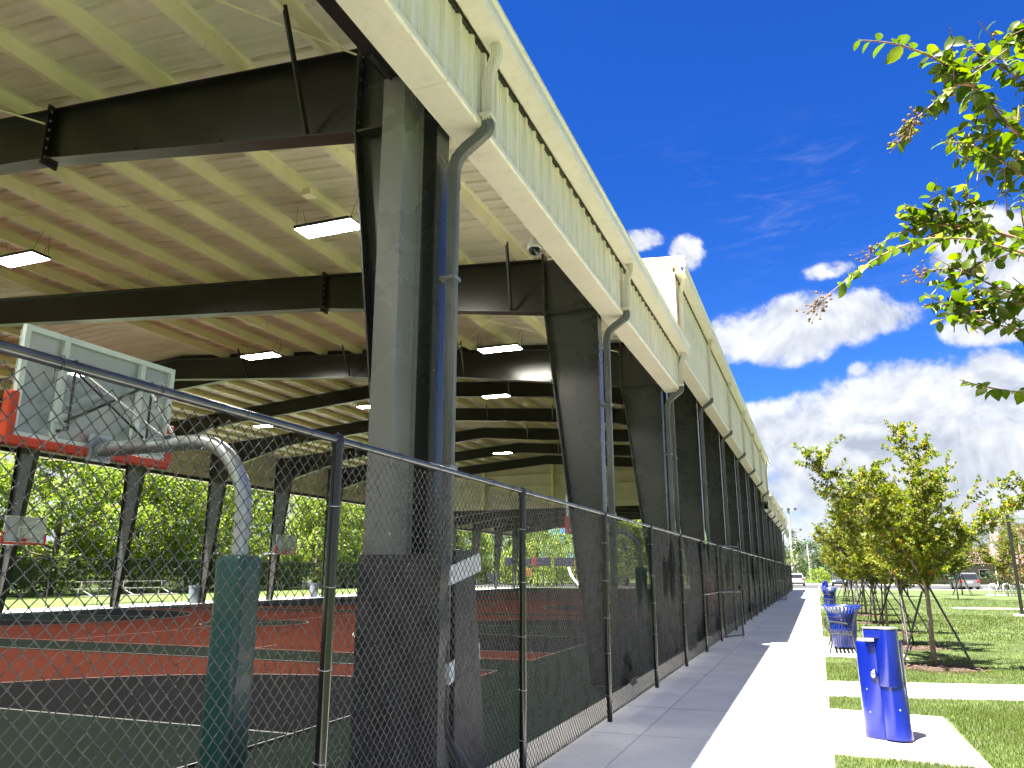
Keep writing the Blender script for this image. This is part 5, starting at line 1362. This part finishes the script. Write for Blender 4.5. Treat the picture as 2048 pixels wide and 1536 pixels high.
# sports lighting poles
def sportpole(x, y, h, label, heads):
    t = thing('floodlight_pole', label, 'floodlight pole', (x, y, 0), world=True)
    MB().tube([(x, y, 0), (x, y, h)], [.32, .18], 10).build('pole', 'pole_grey', t, True)
    MB().box(x - 1.3, x + 1.3, y - .06, y + .06, h - .25, h - .12).build('crossarm', 'pole_grey', t)
    for k in range(heads):
        xx = x - 1.2 + 2.4 * k / max(1, heads - 1); MB().lathe([(.12, h + .2), (.28, h + .05), (.30, h - .12), (0, h - .15)], 12, xx, y - .2).build('floodlight', 'bronze', t, True)
sportpole(-3.9, 150, 13.0, 'tallest pale floodlight pole past the end of the pavilions', 3)
sportpole(-3.75, 182, 10.9, 'shorter floodlight pole right of the tallest one', 2)
sportpole(-3.3, 202, 9.6, 'shortest and farthest floodlight pole past the pavilions', 2)
tag(MB().tube([(-1.2, 170, 0), (-1.4, 170, 7.4)], [.16, .10], 8).build('utility_pole', 'pole_grey', None, True), 'plain pale pole rising by the palm across the road', 'pole')
sportpole(27.5, 150, 12, 'floodlight pole far right above the palms', 3)

# ================================================================== FAR SIDE OF THE COURTS
ff = thing('far_fence', 'tall dark mesh fence below the trees on the far side', 'fence', (-50, 60, 0), world=True)
for k in range(34): MB().tube([(-50, 22 + k * 3, -.1), (-50, 22 + k * 3, 2.75)], .04, 6).build('post', 'black_metal', ff)
MB().tube([(-50, 22, 2.74), (-50, 121, 2.74)], .03, 6).build('top_rail', 'black_metal', ff)
MB().box(-50.06, -50.03, 22, 121, -.05, 2.72).build('mesh_panel', 'far_screen', ff)
sf = thing('low_fence', 'low dark chain-link fence along the far court edge', 'fence', (-36.3, 60, 0), world=True)
for k in range(22): MB().tube([(-36.3, 26 + k * 3.05, -.05), (-36.3, 26 + k * 3.05, 1.25)], .03, 6).build('post', 'black_metal', sf)
def gbin(x, y, label):
    t = thing('grey_bin', label, 'litter bin', (x, y, 0))
    MB().lathe([(.26, 0), (.27, .02), (.33, .90), (.355, .91), (.355, .98), (.34, .985), (.325, .93), (.0, .90)], 24).build('barrel', 'grey_bin', t, True)
    MB().lathe([(.352, .975), (.357, .99), (.345, 1.0)], 24, cap=False).build('rim', 'black_metal', t, True)
gbin(-33.7, 36.4, 'grey round bin beside a far column left of the teal pad'); gbin(-34.2, 48.8, 'pale grey round bin just left of the first fence post')
# aluminium team bench
t = thing('team_bench', 'silver slatted bleacher bench on the far side by the grey bin', 'bench', (-38.5, 37, 0), world=True)
for (x, z) in ((-38.0, .42), (-38.5, .42), (-38.9, .80), (-39.3, .80), (-39.0, 1.2)): MB().box(x - .13, x + .13, 33.0, 39.5, z, z + .04).build('plank', 'steel', t)
for y in (33.3, 36.2, 39.2): MB().tube([(-38.0, y, 0), (-38.0, y, .42), (-39.0, y, .80), (-39.0, y, 1.2)], .03, 6).build('leg_frame', 'steel', t); MB().tube([(-39.2, y, -.03), (-39.2, y, .8)], .03, 6).build('leg_frame', 'steel', t)
# play structure past the end of the courts
t = thing('play_structure', 'play structure with red, blue and yellow panels seen under the far roof', 'play structure', (-33, 96, 0), world=True)
for k, (u, w_, m_, z) in enumerate([(0, 1.3, 'play_blue', 2.6), (1.1, .7, 'play_red', 2.6), (2.6, 1.0, 'play_blue', 2.5), (3.7, .7, 'play_red', 2.6), (4.4, 1.9, 'play_blue', 2.6), (6.8, 2.6, 'play_blue', 2.55), (9.5, 1.1, 'play_yellow', 2.1), (2.9, .9, 'play_yellow', 1.2), (-2.4, .9, 'play_blue', .6)]):
    MB().box(-38 + u, -38 + u + w_, 96, 96.15, z, z + 1.05).build('panel', m_, t, bevel=.03)
for k in range(9): MB().tube([(-38 + k * 1.3, 96.3 + (k % 2) * 1.5, -.05), (-38 + k * 1.3, 96.3 + (k % 2) * 1.5, 3.4)], .06, 8).build('post', 'black_metal', t)
MB().tube(smoothpath([(-29.3, 96, 2.4), (-28.9, 96, 1.2), (-28.0, 96, .2)], .5), .18, 8).build('slide', 'white_paint', t, True)
MB().box(-38, -27.6, 96.4, 98, 1.9, 2.0).build('deck', 'play_blue', t)

# ================================================================== PERSON behind the windscreen at the gate
def person(loc, rot, label):
    t = thing('person', label, 'person', loc, rot=rot)
    J = {'pelvis': (0, 0, .93, .135, .10), 'belly': (0, 0, 1.08, .135, .10), 'chest': (0, .0, 1.30, .155, .105), 'neckb': (0, .01, 1.47, .065, .06), 'neck': (0, .015, 1.54, .052, .055), 'head1': (0, .02, 1.62, .072, .085), 'head2': (0, .015, 1.70, .08, .095), 'head3': (0, .01, 1.765, .055, .065),
         'shl': (-.17, 0, 1.42, .062, .06), 'ell': (-.235, .0, 1.14, .043, .043), 'wrl': (-.25, .06, .90, .028, .03), 'hal': (-.255, .09, .82, .022, .04),
         'shr': (.17, 0, 1.42, .062, .06), 'elr': (.25, .02, 1.15, .043, .043), 'wrr': (.30, .14, .95, .028, .03), 'har': (.31, .18, .88, .022, .04),
         'hil': (-.09, 0, .88, .095, .095), 'knl': (-.10, .015, .50, .062, .062), 'anl': (-.10, -.02, .10, .042, .045), 'tol': (-.11, .14, .035, .04, .03),
         'hir': (.09, 0, .88, .095, .095), 'knr': (.10, .02, .50, .062, .062), 'anr': (.10, -.02, .10, .042, .045), 'tor': (.11, .14, .035, .04, .03)}
    E_ = [('pelvis', 'belly'), ('belly', 'chest'), ('chest', 'neckb'), ('neckb', 'neck'), ('neck', 'head1'), ('head1', 'head2'), ('head2', 'head3'), ('chest', 'shl'), ('shl', 'ell'), ('ell', 'wrl'), ('wrl', 'hal'), ('chest', 'shr'), ('shr', 'elr'), ('elr', 'wrr'), ('wrr', 'har'), ('pelvis', 'hil'), ('hil', 'knl'), ('knl', 'anl'), ('anl', 'tol'), ('pelvis', 'hir'), ('hir', 'knr'), ('knr', 'anr'), ('anr', 'tor')]
    for s, hnd in ((-1, 'hal'), (1, 'har')):
        hx, hy, hz = J[hnd][:3]
        for i, (dx, L) in enumerate(((-.018, .075), (-.006, .085), (.007, .08), (.018, .065))):
            J[hnd + f'f{i}a'] = (hx + .004 * s, hy + dx, hz - L * .55, .0085, .0085); J[hnd + f'f{i}b'] = (hx - .012 * s, hy + dx, hz - L, .0075, .0075)
            E_ += [(hnd, hnd + f'f{i}a'), (hnd + f'f{i}a', hnd + f'f{i}b')]
        J[hnd + 't'] = (hx - .01 * s, hy + .045, hz - .02, .0095, .0095); E_.append((hnd, hnd + 't'))
    keys = list(J); me = bpy.data.meshes.new('body'); me.from_pydata([J[k][:3] for k in keys], [(keys.index(a), keys.index(b)) for a, b in E_], []); me.materials.append(MATS['skin'])
    o = link('body', me, t); sk = o.modifiers.new('skin', 'SKIN'); ss = o.modifiers.new('sub', 'SUBSURF'); ss.levels = ss.render_levels = 2
    for i, k in enumerate(keys):
        me.skin_vertices[0].data[i].radius = J[k][3:5]
    me.skin_vertices[0].data[0].use_root = True
    MB().lathe([(.095, 1.64), (.103, 1.69), (.098, 1.75), (.07, 1.80), (0, 1.815)], 20, 0, -.005, .9, 1.05).build('hair', 'cloth_dark', t, True)
    MB().lathe([(.165, .86), (.158, 1.0), (.168, 1.2), (.185, 1.36), (.16, 1.45), (.075, 1.50)], 24, 0, 0, 1.06, .74, cap=False).build('shirt', 'cloth_red', t, True)
    for s in (-1, 1):
        MB().tube([(s * .16, 0, 1.43), (s * .20, 0, 1.33), (s * .225, 0, 1.22)], [.078, .072, .066], 12).build('sleeve', 'cloth_red', t, True)
        MB().tube([(s * .09, 0, .95), (s * .098, .01, .72), (s * .104, .015, .52)], [.118, .102, .09], 12).build('shorts_leg', 'cloth_dark', t, True)
        MB().box(s * .105 - .045, s * .105 + .045, -.07, .19, 0, .085).build('shoe', 'white_paint', t, bevel=.03)
    for s in (-1, 1): MB().lathe([(0, 1.695 - .011), (.009, 1.695), (0, 1.695 + .011)], 8, s * .03, .098).build('eye', 'cloth_dark', t, True)
    MB().add([(-.012, .095, 1.645), (.012, .095, 1.645), (0, .122, 1.65), (0, .098, 1.695)], [(0, 1, 2), (1, 3, 2), (3, 0, 2), (0, 3, 1)]).build('nose', 'skin', t)
    MB().box(-.022, .022, .088, .103, 1.605, 1.613).build('mouth', 'cloth_red', t)
    return t
person((-2.78, 21.75, .004), R(-120), 'person in a red shirt standing behind the mesh at the nearer gate')

for o in list(bpy.data.objects):
    if '_wl' in o: del o['_wl']
